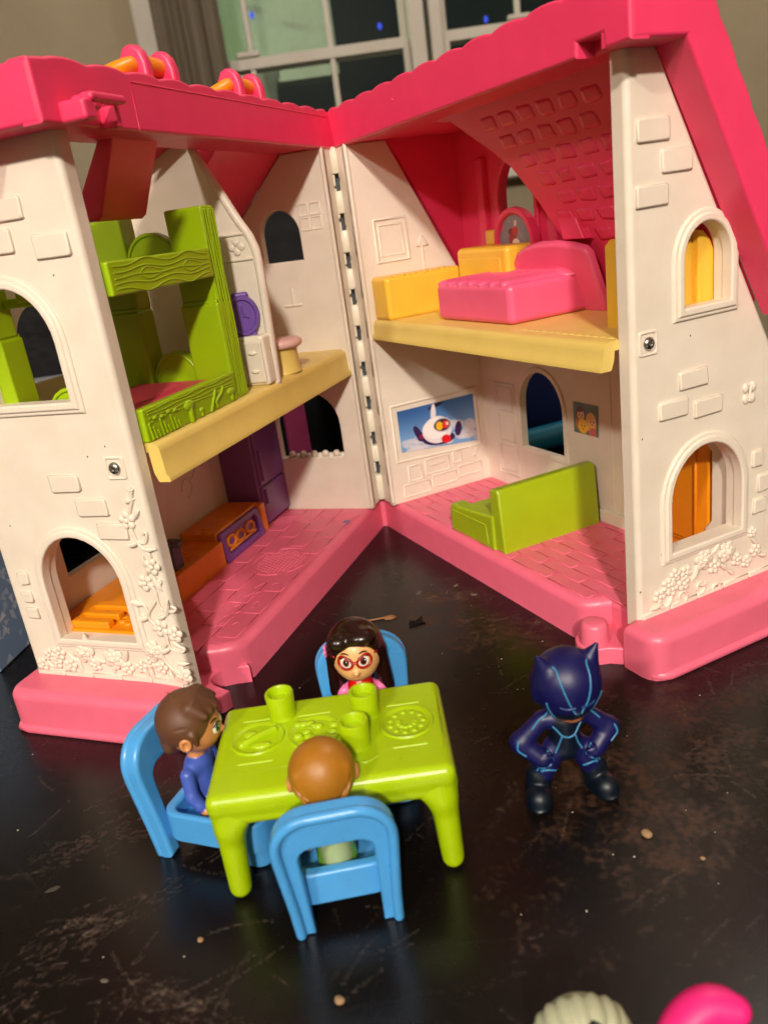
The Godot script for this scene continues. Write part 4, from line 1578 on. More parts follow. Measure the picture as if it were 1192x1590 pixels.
func house_left() -> void:
	# partition between bunk room and bathroom
	var b := gable(LEFT)
	var edge := [3.2, 25.4, 2.71, 25.3, 1.95, 23.84, 1.35, 22.7, 0.78, 21.56, 0.3, 20.75, 0.06, 20.06, 0.0, 19.3, 0.02, 18.0, 0.1, 15.0, 0.15, 13.2]
	var pp := edge.duplicate()
	pp.append_array([8.7, 13.2, 8.7, 23.6, 5.0, 25.2])
	b.slab(poly(pp), [], 11.6, 12.05, 0.04, 0.1)
	var pt := part(house, "partition", b, M.cream)
	b = wm(LEFT)
	var path := []
	for i in range(2, edge.size(), 2): path.append(Vector3(11.95, edge[i + 1], edge[i] + 0.12))
	b.tube(spline(path, 3), 0.23, 10)
	part(pt, "edge_bead", b, M.cream)
	b = wm(LEFT)
	for h in [19.6, 20.85]: b.tube([Vector3(12.05, h, 0.35), Vector3(12.05, h, 4.0)], 0.1, 6)
	for w in [1.15, 2.7]:
		for k in 4: b.ell(Vector3(12.07, 20.22 + 0.24 * sin(k * PI / 2), w + 0.27 * cos(k * PI / 2)), Vector3(0.09, 0.2, 0.22), 8)
	part(pt, "relief_clover", b, M.cream)
	# white cabinet with two drawers, violet clock above
	b = wm(LEFT)
	b.rbox(Vector3(12.45, 14.5, 1.15), Vector3(1.0, 2.6, 2.0), 0.2)
	var cab := part(pt, "cabinet", b, M.ivory)
	b = wm(LEFT)
	b.rbox(Vector3(12.95, 14.45, 0.82), Vector3(0.24, 2.15, 1.1), 0.09)
	part(cab, "drawer_panel", b, M.cream)
	for h in [14.95, 14.0]:
		b = wm(LEFT)
		b.ell(Vector3(13.07, h, 0.82), Vector3(0.12, 0.13, 0.26), 12)
		part(cab, "knob", b, M.ivory)
	var cn := Vector3(0.86, 0, -0.51)
	var CT := wing(LEFT) * Transform3D(Basis(Vector3(0.51, 0, 0.86), cn, Vector3(0, 1, 0)), Vector3(12.35, 16.85, 1.35))
	b = bld(CT)
	b.lathe([Vector2(0.9, -0.1), Vector2(0.98, 0.0), Vector2(0.98, 0.3), Vector2(0.9, 0.42), Vector2(0.76, 0.42), Vector2(0.7, 0.3), Vector2(0, 0.3)], 28, Vector3.ZERO, 0.88, 1.08)
	b.rbox(Vector3(0, 0.12, 1.0), Vector3(0.9, 0.4, 0.35), 0.14)
	b.rbox(Vector3(0, 0.12, -1.0), Vector3(1.15, 0.4, 0.35), 0.14)
	var clock := part(pt, "clock", b, M.violet)
	b = bld(CT)
	b.tube([Vector3(0, 0.33, 0), Vector3(0.02, 0.33, 0.5)], 0.05, 6)
	b.tube([Vector3(0, 0.33, 0), Vector3(-0.28, 0.33, -0.12)], 0.05, 6)
	part(clock, "clock_hand", b, M.violet)
	# toilet
	b = bld(wing(LEFT) * Transform3D(Basis(), Vector3(9.35, 13.2, 1.15)))
	b.lathe([Vector2(1.1, 0), Vector2(1.02, 0.3), Vector2(0.98, 1.2), Vector2(1.05, 1.4)], 24)
	var toi := part(house, "toilet", b, M.yellow)
	b = bld(wing(LEFT) * Transform3D(Basis(), Vector3(9.35, 14.6, 1.15)))
	b.lathe([Vector2(0, 0), Vector2(1.2, 0.0), Vector2(1.34, 0.12), Vector2(1.34, 0.34), Vector2(1.22, 0.45), Vector2(0, 0.48)], 28)
	part(toi, "lid", b, plastic(Color(0.88, 0.70, 0.66), 0.4))
	b = wm(LEFT)
	b.rbox(Vector3(9.3, 14.4, 3.2), Vector3(1.8, 2.4, 1.4), 0.3)
	part(toi, "cistern", b, M.cream)

	# lime bunk bed
	var o := wp(LEFT, 19.4, 13.2, 3.9)
	var bunk := thing("bunk_bed", "lime green toy bunk bed with carved wood grain, upstairs in the left half", "bunk bed", o)
	for e in 2:
		var s := 1.0 if e == 0 else -1.0
		var u0 := 15.35 if e == 0 else 23.2
		for w in ([1.55, 6.15] if e == 0 else [7.4]):
			b = bld(wing(LEFT, o))
			# lower and upper halves of the post meet at a seam
			b.rbox(Vector3(u0, 15.55, w), Vector3(1.35, 4.7, 2.1), 0.12)
			b.rbox(Vector3(u0 - s * 0.1, 20.1, w), Vector3(1.15, 4.34, 2.05), 0.12)
			b.rbox(Vector3(u0 - s * 0.02, 17.9, w), Vector3(1.22, 0.3, 1.95), 0.05)
			var post := part(bunk, "post", b, M.lime)
			if w < 2 and e == 0:
				b = bld(wing(LEFT, o))
				for k in 7:
					var gu := 14.82 + k * 0.17
					var line := []
					for q in 12: line.append(Vector3(gu + 0.05 * sin(q * 1.1 + k * 1.9), 13.4 + q * 0.79, w - 1.04))
					b.tube(spline(line, 2), 0.04, 5)
				part(post, "carved_grain", b, M.lime)
		for q in [[14.0, 15.75], [19.9, 21.45]]:
			b = bld(wing(LEFT, o) * Transform3D(Basis(Vector3(0, 0, 1), Vector3(0, 1, 0), Vector3(1, 0, 0)), Vector3.ZERO))
			var ap := PackedVector2Array([Vector2(2.4, q[0] - 0.6), Vector2(5.3, q[0] - 0.6)])
			for k in 13:
				var t := PI * k / 12
				ap.append(Vector2(3.85 + 1.45 * cos(t), q[0] + (q[1] - q[0]) * sin(t)))
			b.slab(ap, [], u0 - 0.3, u0 + 0.3, 0.1, 0.1)
			var hb := part(bunk, "headboard", b, M.lime)
			b = bld(wing(LEFT, o) * Transform3D(Basis(Vector3(0, 0, 1), Vector3(0, 1, 0), Vector3(1, 0, 0)), Vector3.ZERO))
			var rim := []
			for k in 13:
				var t := PI * k / 12
				rim.append(Vector3(3.85 + 1.35 * cos(t), q[0] + (q[1] - q[0] - 0.1) * sin(t), u0 + 0.3))
			b.tube(rim, 0.1, 6)
			part(hb, "rim", b, M.lime)
	for q in [[13.2, 14.62], [19.1, 20.42]]:
		b = bld(wing(LEFT, o))
		b.rbox(Vector3(19.78, (q[0] + q[1]) / 2, 0.62), Vector3(7.64, q[1] - q[0], 0.45), 0.1)
		var rail := part(bunk, "side_rail", b, M.lime)
		b = bld(wing(LEFT, o))
		if q[0] > 15:
			for k in 5:
				var line := []
				for i in 15:
					var x := 16.3 + i * 0.5
					var dip := exp(-pow((x - 18.0) / 0.8, 2)) + exp(-pow((x - 21.2) / 0.9, 2))
					line.append(Vector3(x, q[0] + 0.22 + k * 0.22 + 0.14 * dip * (k - 2) * 0.6 + 0.04 * sin(x * 2.0 + k), 0.40))
				b.tube(spline(line, 2), 0.038, 5)
			for e in [17.9, 21.1]:
				b.tube(spline([Vector3(e - 1.0, q[0] + 0.72, 0.4), Vector3(e, q[0] + 0.92, 0.4), Vector3(e + 0.5, q[0] + 0.68, 0.4), Vector3(e, q[0] + 0.45, 0.4), Vector3(e - 1.0, q[0] + 0.6, 0.4)], 4), 0.035, 5)
		else:
			for k in 4:
				var line := []
				for i in 15: line.append(Vector3(16.3 + i * 0.5, q[1] - 0.15 - k * 0.16 + 0.03 * sin(i * 1.3 + k * 2), 0.40))
				b.tube(spline(line, 2), 0.035, 5)
		part(rail, "carved_grain", b, M.lime)
		if q[0] < 15:
			b = bld(wing(LEFT, o))
			# a garden in relief: mushroom, sprigs, snail
			b.tube([Vector3(20.3, 13.3, 0.36), Vector3(20.3, 13.8, 0.36)], 0.13, 8)
			b.ell(Vector3(20.3, 13.98, 0.38), Vector3(0.4, 0.26, 0.14), 12)
			b.ell(Vector3(19.4, 13.55, 0.38), Vector3(0.17, 0.12, 0.1), 8)
			b.tube([Vector3(19.4, 13.3, 0.37), Vector3(19.4, 13.5, 0.37)], 0.07, 6)
			b.ell(Vector3(16.6, 13.75, 0.38), Vector3(0.34, 0.2, 0.12), 10)
			b.tube([Vector3(16.6, 13.4, 0.37), Vector3(16.6, 13.7, 0.37)], 0.1, 6)
			b.tube(spline([Vector3(18.6, 13.3, 0.37), Vector3(18.3, 13.7, 0.37), Vector3(18.0, 14.1, 0.37)], 3), 0.08, 6)
			b.tube(spline([Vector3(18.0, 13.35, 0.37), Vector3(18.1, 13.6, 0.37), Vector3(17.8, 13.75, 0.37), Vector3(17.5, 13.9, 0.37), Vector3(17.3, 14.1, 0.37)], 3), 0.08, 6)
			for k in 9: b.tube([Vector3(21.2 + k * 0.26, 13.3, 0.37), Vector3(21.3 + k * 0.26, 13.55 + 0.2 * (k % 3), 0.37)], 0.05, 5)
			for k in 4: b.ell(Vector3(21.4 + k * 0.5, 14.05 + 0.06 * (k % 2), 0.38), Vector3(0.16, 0.1, 0.08), 8)
			part(rail, "relief_garden", b, M.lime)
	b = bld(wing(LEFT, o))
	b.rbox(Vector3(19.3, 19.3, 4.0), Vector3(7.6, 0.4, 6.9), 0.1)
	part(bunk, "upper_platform", b, M.lime)
	b = bld(wing(LEFT, o))
	b.rbox(Vector3(19.3, 13.5, 4.0), Vector3(7.6, 0.6, 6.9), 0.1)
	part(bunk, "lower_platform", b, M.lime)
	b = bld(wing(LEFT, o))
	b.rbox(Vector3(19.4, 14.05, 3.4), Vector3(6.6, 0.6, 5.2), 0.2)
	part(bunk, "mattress", b, M.mattress)

	# kitchen: fridge, cooker, worktop
	o = wp(LEFT, 4.2, 2.25, 7.4)
	var fr := thing("toy_fridge", "dark purple toy fridge standing in the lower left kitchen", "fridge", o)
	b = bld(wing(LEFT, o))
	b.rbox(Vector3(4.15, 6.9, 7.5), Vector3(3.8, 9.3, 2.6), 0.18)
	part(fr, "cabinet", b, M.plum)
	for q in [[2.45, 5.0], [5.1, 11.4]]:
		b = bld(wing(LEFT, o))
		b.rbox(Vector3(4.1, (q[0] + q[1]) / 2, 6.15), Vector3(3.6, q[1] - q[0], 0.3), 0.12)
		var dr := part(fr, "door", b, M.plum)
		b = bld(wing(LEFT, o))
		if q[0] > 4:
			b.tube([Vector3(5.6, 5.5, 5.95), Vector3(5.6, 7.4, 5.95)], 0.13, 8)
		else: b.tube([Vector3(5.6, 3.9, 5.95), Vector3(5.6, 4.7, 5.95)], 0.13, 8)
		part(dr, "handle", b, M.plum)
	o = wp(LEFT, 12, 2.25, 6.5)
	var kc := thing("toy_kitchen_counter", "orange toy kitchen counter with a purple oven front, lower left room", "counter", o)
	b = bld(wing(LEFT, o))
	b.rbox(Vector3(9.2, 3.25, 7.5), Vector3(5.6, 2.0, 2.5), 0.1)
	part(kc, "cooker_body", b, M.orange)
	b = bld(wing(LEFT, o))
	b.rbox(Vector3(6.55, 3.2, 7.0), Vector3(0.65, 1.95, 2.3), 0.1)
	part(kc, "end_panel", b, M.orange)
	var OT := wing(LEFT, o) * Transform3D(Basis(Vector3(1, 0, 0), Vector3(0, 0.98, 0.2), Vector3(0, -0.2, 0.98)), Vector3(9.4, 3.15, 6.12))
	b = bld(OT)
	b.slab(rect(-2.5, -0.95, 2.45, 0.95, 0.15, 3), [rect(-2.0, -0.55, 1.95, 0.55, 0.12, 3)], -0.25, 0.12, 0.1, 0.0)
	b.rbox(Vector3(0, 0, 0.05), Vector3(4.6, 1.5, 0.1), 0.03, 1)
	var ov := part(kc, "oven_front", b, M.oven)
	b = bld(OT)
	for q in [[-1.2, 0.05, 0.5], [0.1, 0.0, 0.55], [1.15, 0.05, 0.45]]:
		var ar := []
		for k in 9: ar.append(Vector3(q[0] + 0.5 * cos(k * 0.75), q[1] + 0.33 * sin(k * 0.75), -0.02))
		b.tube(ar, 0.12, 6)
	b.tube([Vector3(-1.7, -0.4, -0.02), Vector3(1.6, -0.4, -0.02)], 0.09, 6)
	part(ov, "oven_racks", b, M.orange)
	b = bld(wing(LEFT, o))
	b.rbox(Vector3(14.5, 2.95, 7.25), Vector3(5.0, 1.7, 2.9), 0.12)
	part(kc, "cupboard", b, M.orange)
	b = bld(wing(LEFT, o))
	for q in [[7.4, 9.9], [10.6, 12.6]]:
		for k in 5:
			var t := TAU * k / 5
			b.ell(Vector3((q[0] + q[1]) / 2 + 0.4 * cos(t), 4.25, 7.4 + 0.4 * sin(t)), Vector3(0.3, 0.08, 0.3), 8)
	for k in 4: b.tube([Vector3(13.0 + k * 0.6, 3.82, 6.3), Vector3(13.4 + k * 0.6, 3.82, 7.6)], 0.09, 6)
	part(kc, "relief_hob", b, M.orange)
	b = bld(wing(LEFT, o) * Transform3D(Basis(Vector3(1, 0, 0), Vector3(0, 0, 1), Vector3(0, 1, 0)), Vector3.ZERO))
	b.slab(poly([17.0, 5.85, 19.6, 5.7, 21.8, 3.4, 22.6, 2.3, 23.9, 2.3, 23.9, 8.7, 17.0, 8.7]), [], 2.2, 4.35, 0.0, 0.12)
	var wt := part(kc, "worktop", b, M.orange)
	b = bld(wing(LEFT, o))
	for k in 3: b.rbox(Vector3(23.5 - k * 0.8, 4.5, 6.1), Vector3(0.5, 0.4, 2.2), 0.1, 2)
	b.tube([Vector3(21.2, 4.38, 4.7), Vector3(21.2, 4.38, 7.5), Vector3(23.8, 4.38, 7.5)], 0.07, 6)
	part(wt, "toast_rack", b, M.orange)
	b = bld(wing(LEFT, o))
	for k in 6: b.ell(Vector3(22.9 + 0.35 * cos(k * 1.05), 4.4, 4.3 + 0.5 * sin(k * 1.05)), Vector3(0.22, 0.13, 0.26), 8)
	b.ell(Vector3(22.9, 4.4, 4.3), Vector3(0.3, 0.15, 0.4), 8)
	part(wt, "relief_bread", b, M.orange)
	b = bld(wing(LEFT, o))
	b.rbox(Vector3(15.9, 4.6, 6.6), Vector3(0.95, 1.7, 0.7), 0.12)
	b.rbox(Vector3(15.9, 5.3, 6.35), Vector3(0.6, 0.35, 0.9), 0.1)
	part(kc, "tap", b, M.slate)


func house_right() -> void:
	# yellow furniture moulded with the upper floor
	var b := wm(RIGHT)
	b.rbox(Vector3(3.6, 16.0, 2.9), Vector3(2.2, 2.6, 5.4), 0.28)
	var ws := part(house, "window_seat", b, M.gold)
	b = wm(RIGHT)
	for k in 12: b.ell(Vector3(4.55 - 0.05 * (k % 2), 17.27, 0.7 + k * 0.4), Vector3(0.1, 0.07, 0.18), 6)
	part(ws, "worn_edge", b, M.gold)
	b = wm(RIGHT)
	b.rbox(Vector3(8.0, 16.5, 6.2), Vector3(5.4, 3.6, 2.6), 0.3)
	var dr := part(house, "dresser", b, M.gold)
	b = wm(RIGHT)
	b.rbox(Vector3(6.7, 18.7, 6.9), Vector3(1.0, 0.9, 0.8), 0.15)
	part(dr, "jewel_box", b, M.gold)
	b = wm(RIGHT)
	b.rbox(Vector3(7.9, 16.4, 4.88), Vector3(4.3, 2.6, 0.08), 0.04, 1)
	part(dr, "front_panel", b, M.gold)
	var MT := wing(RIGHT) * Transform3D(Basis(Vector3(1, 0, 0), Vector3(0, 0, -1), Vector3(0, 1, 0)), Vector3(9.0, 18.3, 6.85))
	b = bld(MT)
	b.lathe([Vector2(0, 0.1), Vector2(1.6, 0.1), Vector2(1.62, 0.25), Vector2(1.75, 0.34), Vector2(1.95, 0.3), Vector2(2.0, 0.0), Vector2(1.9, -0.3), Vector2(0, -0.3)], 36)
	var mi := part(dr, "mirror", b, M.roof)
	b = bld(MT)
	b.picture(Vector3(-1.15, 0.12, 1.55), Vector3(1.15, 0.12, 1.55), Vector3(1.15, 0.12, -0.6), Vector3(-1.15, 0.12, -0.6), Vector3(0, 1, 0))
	b.flat(Vector3(-1.55, 0.11, 0.75), Vector3(1.55, 0.11, 0.75), Vector3(1.55, 0.11, -0.5), Vector3(-1.55, 0.11, -0.5), Vector3(0, 1, 0))
	part(mi, "sticker", b, picture_mat(bird_picture()), "printed sticker of a little red bird on grey")
	# yellow corner cupboard, seen through the gable window
	b = gable(RIGHT)
	b.slab(poly([2.9, 14.7, 7.6, 14.7, 5.95, 17.85, 5.6, 18.25, 3.2, 18.45, 2.9, 18.2]), [], 21.0, 23.3, 0.15, 0.15)
	b.slab(poly([5.3, 14.7, 7.75, 14.7, 5.95, 18.05, 5.6, 18.4, 5.3, 18.45]), [], 23.25, 24.04, 0.1, 0.1)
	var wd := part(house, "wardrobe", b, M.gold)
	b = bld(wing(RIGHT) * Transform3D(Basis(), Vector3(23.05, 14.7, 4.7)))
	b.lathe([Vector2(0.95, 0), Vector2(0.95, 0.9), Vector2(0.9, 1.0), Vector2(0.9, 3.2), Vector2(0.8, 3.4), Vector2(0, 3.45)], 24)
	b.rbox(Vector3(0.3, 0.5, -1.1), Vector3(0.9, 1.0, 0.9), 0.15)
	part(wd, "wardrobe_column", b, M.gold)
	# woven rug edge on the floor
	b = wm(RIGHT)
	for k in 14: b.ell(Vector3(17.5 + k * 0.5, 14.72, 0.95 + 0.06 * (k % 2)), Vector3(0.3, 0.08, 0.16), 6)
	part(house, "rug_fringe", b, M.yellow)

	# pink bed
	var o := wp(RIGHT, 12, 14.76, 4.2)
	var bed := thing("toy_bed", "bright pink toy bed with rounded headboard, upstairs in the right half", "bed", o)
	b = bld(wing(RIGHT, o))
	b.rbox(Vector3(12.0, 15.75, 4.1), Vector3(7.3, 2.0, 5.2), 0.35)
	part(bed, "bed_base", b, M.bed_pink)
	var q := Body.new()
	q.box(Vector3(11.95, 16.3, 3.9), Vector3(3.5, 0.5, 2.2), 0.35)
	var rg := RandomNumberGenerator.new()
	rg.seed = 3
	for k in 7: q.cap(Vector3(8.6 + k * 1.05, 16.68 + rg.randf() * 0.05, 1.7), Vector3(9.0 + k * 1.0, 16.7 + rg.randf() * 0.1, 5.8), 0.1, 0.14, Color.WHITE, 0.5)
	for k in 5: q.ell(Vector3(9.5 + k * 1.4, 16.7, 5.6 + 0.3 * rg.randf()), Vector3(0.7, 0.22, 0.5), Color.WHITE, 0.3)
	b = bld(wing(RIGHT, o))
	q.build(b, 0.12)
	part(bed, "quilt", b, M.bed_pink)
	b = bld(wing(RIGHT, o) * Transform3D(Basis(Vector3(1, 0, 0), Vector3(0, 0.936, -0.351), Vector3(0, 0.351, 0.936)), Vector3(0, 14.8, 6.75)))
	b.slab(poly([10.2, 0.0, 16.9, 0.0, 17.1, 0.4, 17.15, 3.2, 16.9, 3.5, 16.0, 3.72, 14.8, 3.86, 13.4, 3.86, 12.2, 3.72, 11.2, 3.4, 10.5, 2.8, 10.2, 2.0]), [], -0.45, 0.0, 0.2, 0.05)
	part(bed, "headboard", b, M.bed_pink)
	b = bld(wing(RIGHT, o))
	b.rbox(Vector3(13.2, 16.75, 5.3), Vector3(4.0, 0.6, 1.0), 0.28)
	part(bed, "pillow", b, M.bed_pink)

	# lime sofa, seen from behind
	o = wp(RIGHT, 12, 2.25, 3.8)
	var sofa := thing("toy_sofa", "lime green toy sofa with its back turned, lower right room", "sofa", o)
	b = bld(wing(RIGHT, o))
	b = bld(wing(RIGHT, o) * Transform3D(Basis(Vector3(1, 0, 0), Vector3(0, 1, 0), Vector3(0, 0, 1)), Vector3.ZERO))
	b.slab(poly([13.45, 2.2, 14.75, 2.2, 14.5, 5.7, 14.35, 5.9, 13.85, 5.9, 13.6, 5.75]), [], 0.55, 7.3, 0.14, 0.14)
	part(sofa, "backrest", b, M.sofa)
	b = bld(wing(RIGHT, o))
	b.rbox(Vector3(11.5, 2.9, 3.9), Vector3(4.3, 1.4, 6.2), 0.2)
	part(sofa, "seat", b, M.sofa)
	for s in [0.85, 6.95]:
		b = bld(wing(RIGHT, o))
		b.slab(poly([9.2, 2.2, 13.9, 2.2, 13.9, 4.3, 10.2, 3.95, 9.75, 4.05, 9.4, 3.95, 9.2, 3.7]), [], s - 0.45, s + 0.45, 0.14, 0.14)
		var arm := part(sofa, "armrest", b, M.sofa)
		if s < 2:
			b = bld(wing(RIGHT, o))
			b.tube([Vector3(9.5, 3.55, 0.4), Vector3(13.2, 3.6, 0.4), Vector3(13.3, 2.5, 0.4)], 0.05, 6)
			part(arm, "seam_bead", b, M.sofa)


# ---------------------------------------------------------------- dining set
func make_chair(called: String, label: String, at: Vector3, yaw: float) -> Node3D:
	var t := thing(called, label, "chair", at, yaw, "blue chairs round the green toy table")
	var outer := PackedVector2Array()
	for p in [[-1.66, 0.0], [-1.7, 1.2], [-1.86, 3.4]]: outer.append(Vector2(p[0], p[1]))
	for k in 9:
		var a := PI - PI / 2 * k / 8
		outer.append(Vector2(-0.66 + 1.2 * cos(a), 3.68 + 1.2 * sin(a)))
	for k in 9:
		var a := PI / 2 - PI / 2 * k / 8
		outer.append(Vector2(0.66 + 1.2 * cos(a), 3.68 + 1.2 * sin(a)))
	for p in [[1.86, 3.4], [1.7, 1.2], [1.66, 0.0], [1.08, 0.0], [1.14, 3.0]]: outer.append(Vector2(p[0], p[1]))
	for k in 5:
		var a := PI / 2 * k / 4
		outer.append(Vector2(0.72 + 0.42 * cos(a), 3.1 + 0.42 * sin(a)))
	for k in 5:
		var a := PI / 2 + PI / 2 * k / 4
		outer.append(Vector2(-0.72 + 0.42 * cos(a), 3.1 + 0.42 * sin(a)))
	for p in [[-1.14, 3.0], [-1.08, 0.0]]: outer.append(Vector2(p[0], p[1]))
	var lean := Transform3D(Basis(Vector3.RIGHT, deg_to_rad(-5)), Vector3.ZERO)
	var b := bld(lean)
	b.slab(outer, [], -0.15, 0.38, 0.1, 0.16)
	var back := part(t, "back_frame", b, M.blue)
	# raised outer rim behind
	b = bld(lean)
	var rim := [Vector3(-1.54, 0.12, -0.16), Vector3(-1.58, 1.2, -0.18), Vector3(-1.74, 3.4, -0.2)]
	for k in 9:
		var a := PI - PI / 2 * k / 8
		rim.append(Vector3(-0.66 + 1.08 * cos(a), 3.68 + 1.08 * sin(a), -0.2))
	for k in 9:
		var a := PI / 2 - PI / 2 * k / 8
		rim.append(Vector3(0.66 + 1.08 * cos(a), 3.68 + 1.08 * sin(a), -0.2))
	rim.append_array([Vector3(1.74, 3.4, -0.2), Vector3(1.58, 1.2, -0.18), Vector3(1.54, 0.12, -0.16)])
	b.tube(rim, 0.17, 10)
	part(back, "rim", b, M.blue)
	# seat: a shallow tub
	b = bld(Transform3D(Basis(Vector3(1, 0, 0), Vector3(0, 0, 1), Vector3(0, 1, 0)), Vector3.ZERO))
	b.slab(rect(-1.5, 0.25, 1.5, 4.15, 0.55, 5), [], 0.85, 1.3, 0.12, 0.05)
	part(t, "seat", b, M.blue)
	b = bld(Transform3D(Basis(Vector3(1, 0, 0), Vector3(0, 0, 1), Vector3(0, 1, 0)), Vector3.ZERO))
	b.slab(rect(-1.56, 0.2, 1.56, 4.25, 0.6, 6), [rect(-1.3, 0.6, 1.3, 3.95, 0.4, 6)], 0.75, 1.95, 0.08, 0.12)
	part(t, "seat_rim", b, M.blue)
	b = bld(Transform3D(Basis(Vector3(1, 0, 0), Vector3(0, 0, 1), Vector3(0, 1, 0)), Vector3.ZERO))
	b.slab(rect(-1.42, 3.05, 1.42, 4.18, 0.5, 6), [], 0.0, 0.9, 0.15, 0.0)
	part(t, "front_leg", b, M.blue)
	return t


func dining_set() -> void:
	make_chair("toy_chair", "blue toy chair at the left end of the green table, its brown-haired doll seated", Vector3(-8.95, 0, 29.15), atan2(0.92, 0.39))
	make_chair("toy_chair", "blue toy chair behind the green table, under the doll with red glasses", Vector3(-1.75, 0, 25.55), deg_to_rad(3))
	make_chair("toy_chair", "blue toy chair nearest the viewer, its back to us, with the ginger-haired doll", Vector3(-2.82, 0, 34.75), PI - deg_to_rad(-4))
	var at := Vector3(-2.87, 0, 30.75)
	var t := thing("toy_table", "lime green toy dining table with moulded plates and cups", "table", at)
	var H := 4.2
	var q := Body.new()
	q.box(Vector3(0, H - 0.35, 0), Vector3(3.98, 0.35, 2.62), 0.3)
	q.box(Vector3(0, H - 0.58, 0), Vector3(3.96, 0.58, 2.6), 0.28, Color.WHITE, 0.2)
	q.box(Vector3(0, H - 1.1, 0), Vector3(3.6, 0.7, 2.25), 0.2, Color.WHITE, 0.12, Basis(), true)
	var b := bld()
	q.build(b, 0.1)
	part(t, "tabletop", b, M.table_green)
	for sx in [-1, 1]:
		for sz in [-1, 1]:
			q = Body.new()
			q.cap(Vector3(sx * 3.58, 0.4, sz * 2.2), Vector3(sx * 3.47, 3.6, sz * 2.12), 0.38, 0.5)
			q.cap(Vector3(sx * 3.4, 2.9, sz * 2.18), Vector3(sx * 2.6, 3.5, sz * 2.3), 0.38, 0.24, Color.WHITE, 0.5)
			q.cap(Vector3(sx * 3.7, 3.45, sz * 2.1), Vector3(sx * 3.74, 3.72, sz * 1.4), 0.26, 0.15, Color.WHITE, 0.35)
			b = bld()
			q.build(b, 0.1)
			part(t, "leg", b, M.table_green)
	# plates with food in relief, place mats, cutlery
	for p in [[-2.55, -0.35, 0], [-0.55, -0.25, 1], [2.65, -0.1, 2]]:
		b = bld(Transform3D(Basis(), Vector3(p[0], H, p[1])))
		b.lathe([Vector2(0, 0.03), Vector2(0.72, 0.03), Vector2(0.8, 0.09), Vector2(0.92, 0.11), Vector2(0.98, 0.02), Vector2(0.98, -0.05)], 32)
		var pl := part(t, "plate", b, M.table_green)
		b = bld(Transform3D(Basis(), Vector3(p[0], H, p[1])))
		if p[2] == 0:
			b.tube(spline([Vector3(-0.5, 0.06, 0.3), Vector3(0, 0.1, 0.0), Vector3(0.55, 0.08, -0.35)], 4), 0.16, 8)
			b.ell(Vector3(0.15, 0.06, 0.42), Vector3(0.38, 0.1, 0.2), 10)
			b.ell(Vector3(-0.3, 0.06, -0.3), Vector3(0.25, 0.1, 0.22), 10)
		elif p[2] == 1:
			for k in 16: b.ell(Vector3(rng.randf_range(-0.75, 0.75), 0.06, rng.randf_range(-0.6, 0.6)), Vector3(0.2, 0.12, 0.16), 8)
		else:
			for k in 18:
				var a := TAU * k / 11.0
				var r := 0.58 if k < 11 else 0.28
				b.ell(Vector3(r * cos(a), 0.05, r * sin(a)), Vector3(0.12, 0.07, 0.1), 8)
		part(pl, "food", b, M.table_green)
		var r4 := [Vector3(-1.15, 0, -1.35), Vector3(1.15, 0, -1.35), Vector3(1.15, 0, 1.75), Vector3(-1.15, 0, 1.75), Vector3(-1.15, 0, -1.35)]
		if p[2] != 1:
			b = bld(Transform3D(Basis(), Vector3(p[0], H, p[1])))
			b.tube(r4, 0.06, 6)
			part(pl, "place_mat", b, M.table_green)
		b = bld(Transform3D(Basis(), Vector3(p[0], H, p[1])))
		b.tube([Vector3(-0.5, 0.0, 1.3), Vector3(0.6, 0.0, 1.3)], 0.09, 6)
		for k in 3: b.tube([Vector3(0.6, 0, 1.2 + k * 0.1), Vector3(0.9, 0, 1.2 + k * 0.1)], 0.05, 5)
		part(pl, "fork", b, M.table_green)
		b = bld(Transform3D(Basis(), Vector3(p[0], H, p[1])))
		b.tube([Vector3(-0.6, 0.0, -1.15), Vector3(0.5, 0.0, -1.15)], 0.09, 6)
		part(pl, "knife", b, M.table_green)
	for p in [[-1.75, -1.6], [1.27, -0.95], [0.9, 0.75]]:
		b = bld(Transform3D(Basis(), Vector3(p[0], H, p[1])))
		b.lathe([Vector2(0.56, -0.05), Vector2(0.5, 0.05), Vector2(0.48, 0.25), Vector2(0.52, 0.95), Vector2(0.49, 1.02), Vector2(0.42, 1.02), Vector2(0.38, 0.95), Vector2(0.33, 0.72), Vector2(0, 0.7)], 28)
		part(t, "cup", b, M.table_green)
	b = bld(Transform3D(Basis(), Vector3(0, H, 0)))
	for k in 5: b.tube([Vector3(-0.9 + k * 0.35, 0, 1.6 + 0.1 * (k % 2)), Vector3(-0.6 + k * 0.35, 0.0, 2.0)], 0.07, 6)
	b.tube(spline([Vector3(0.6, 0, 1.55), Vector3(1.2, 0.02, 1.75), Vector3(1.6, 0.0, 1.5)], 4), 0.08, 6)
	b.tube([Vector3(-1.1, 0, -1.9), Vector3(0.6, 0, -1.75)], 0.06, 6)
	part(t, "relief_napkin", b, M.table_green)


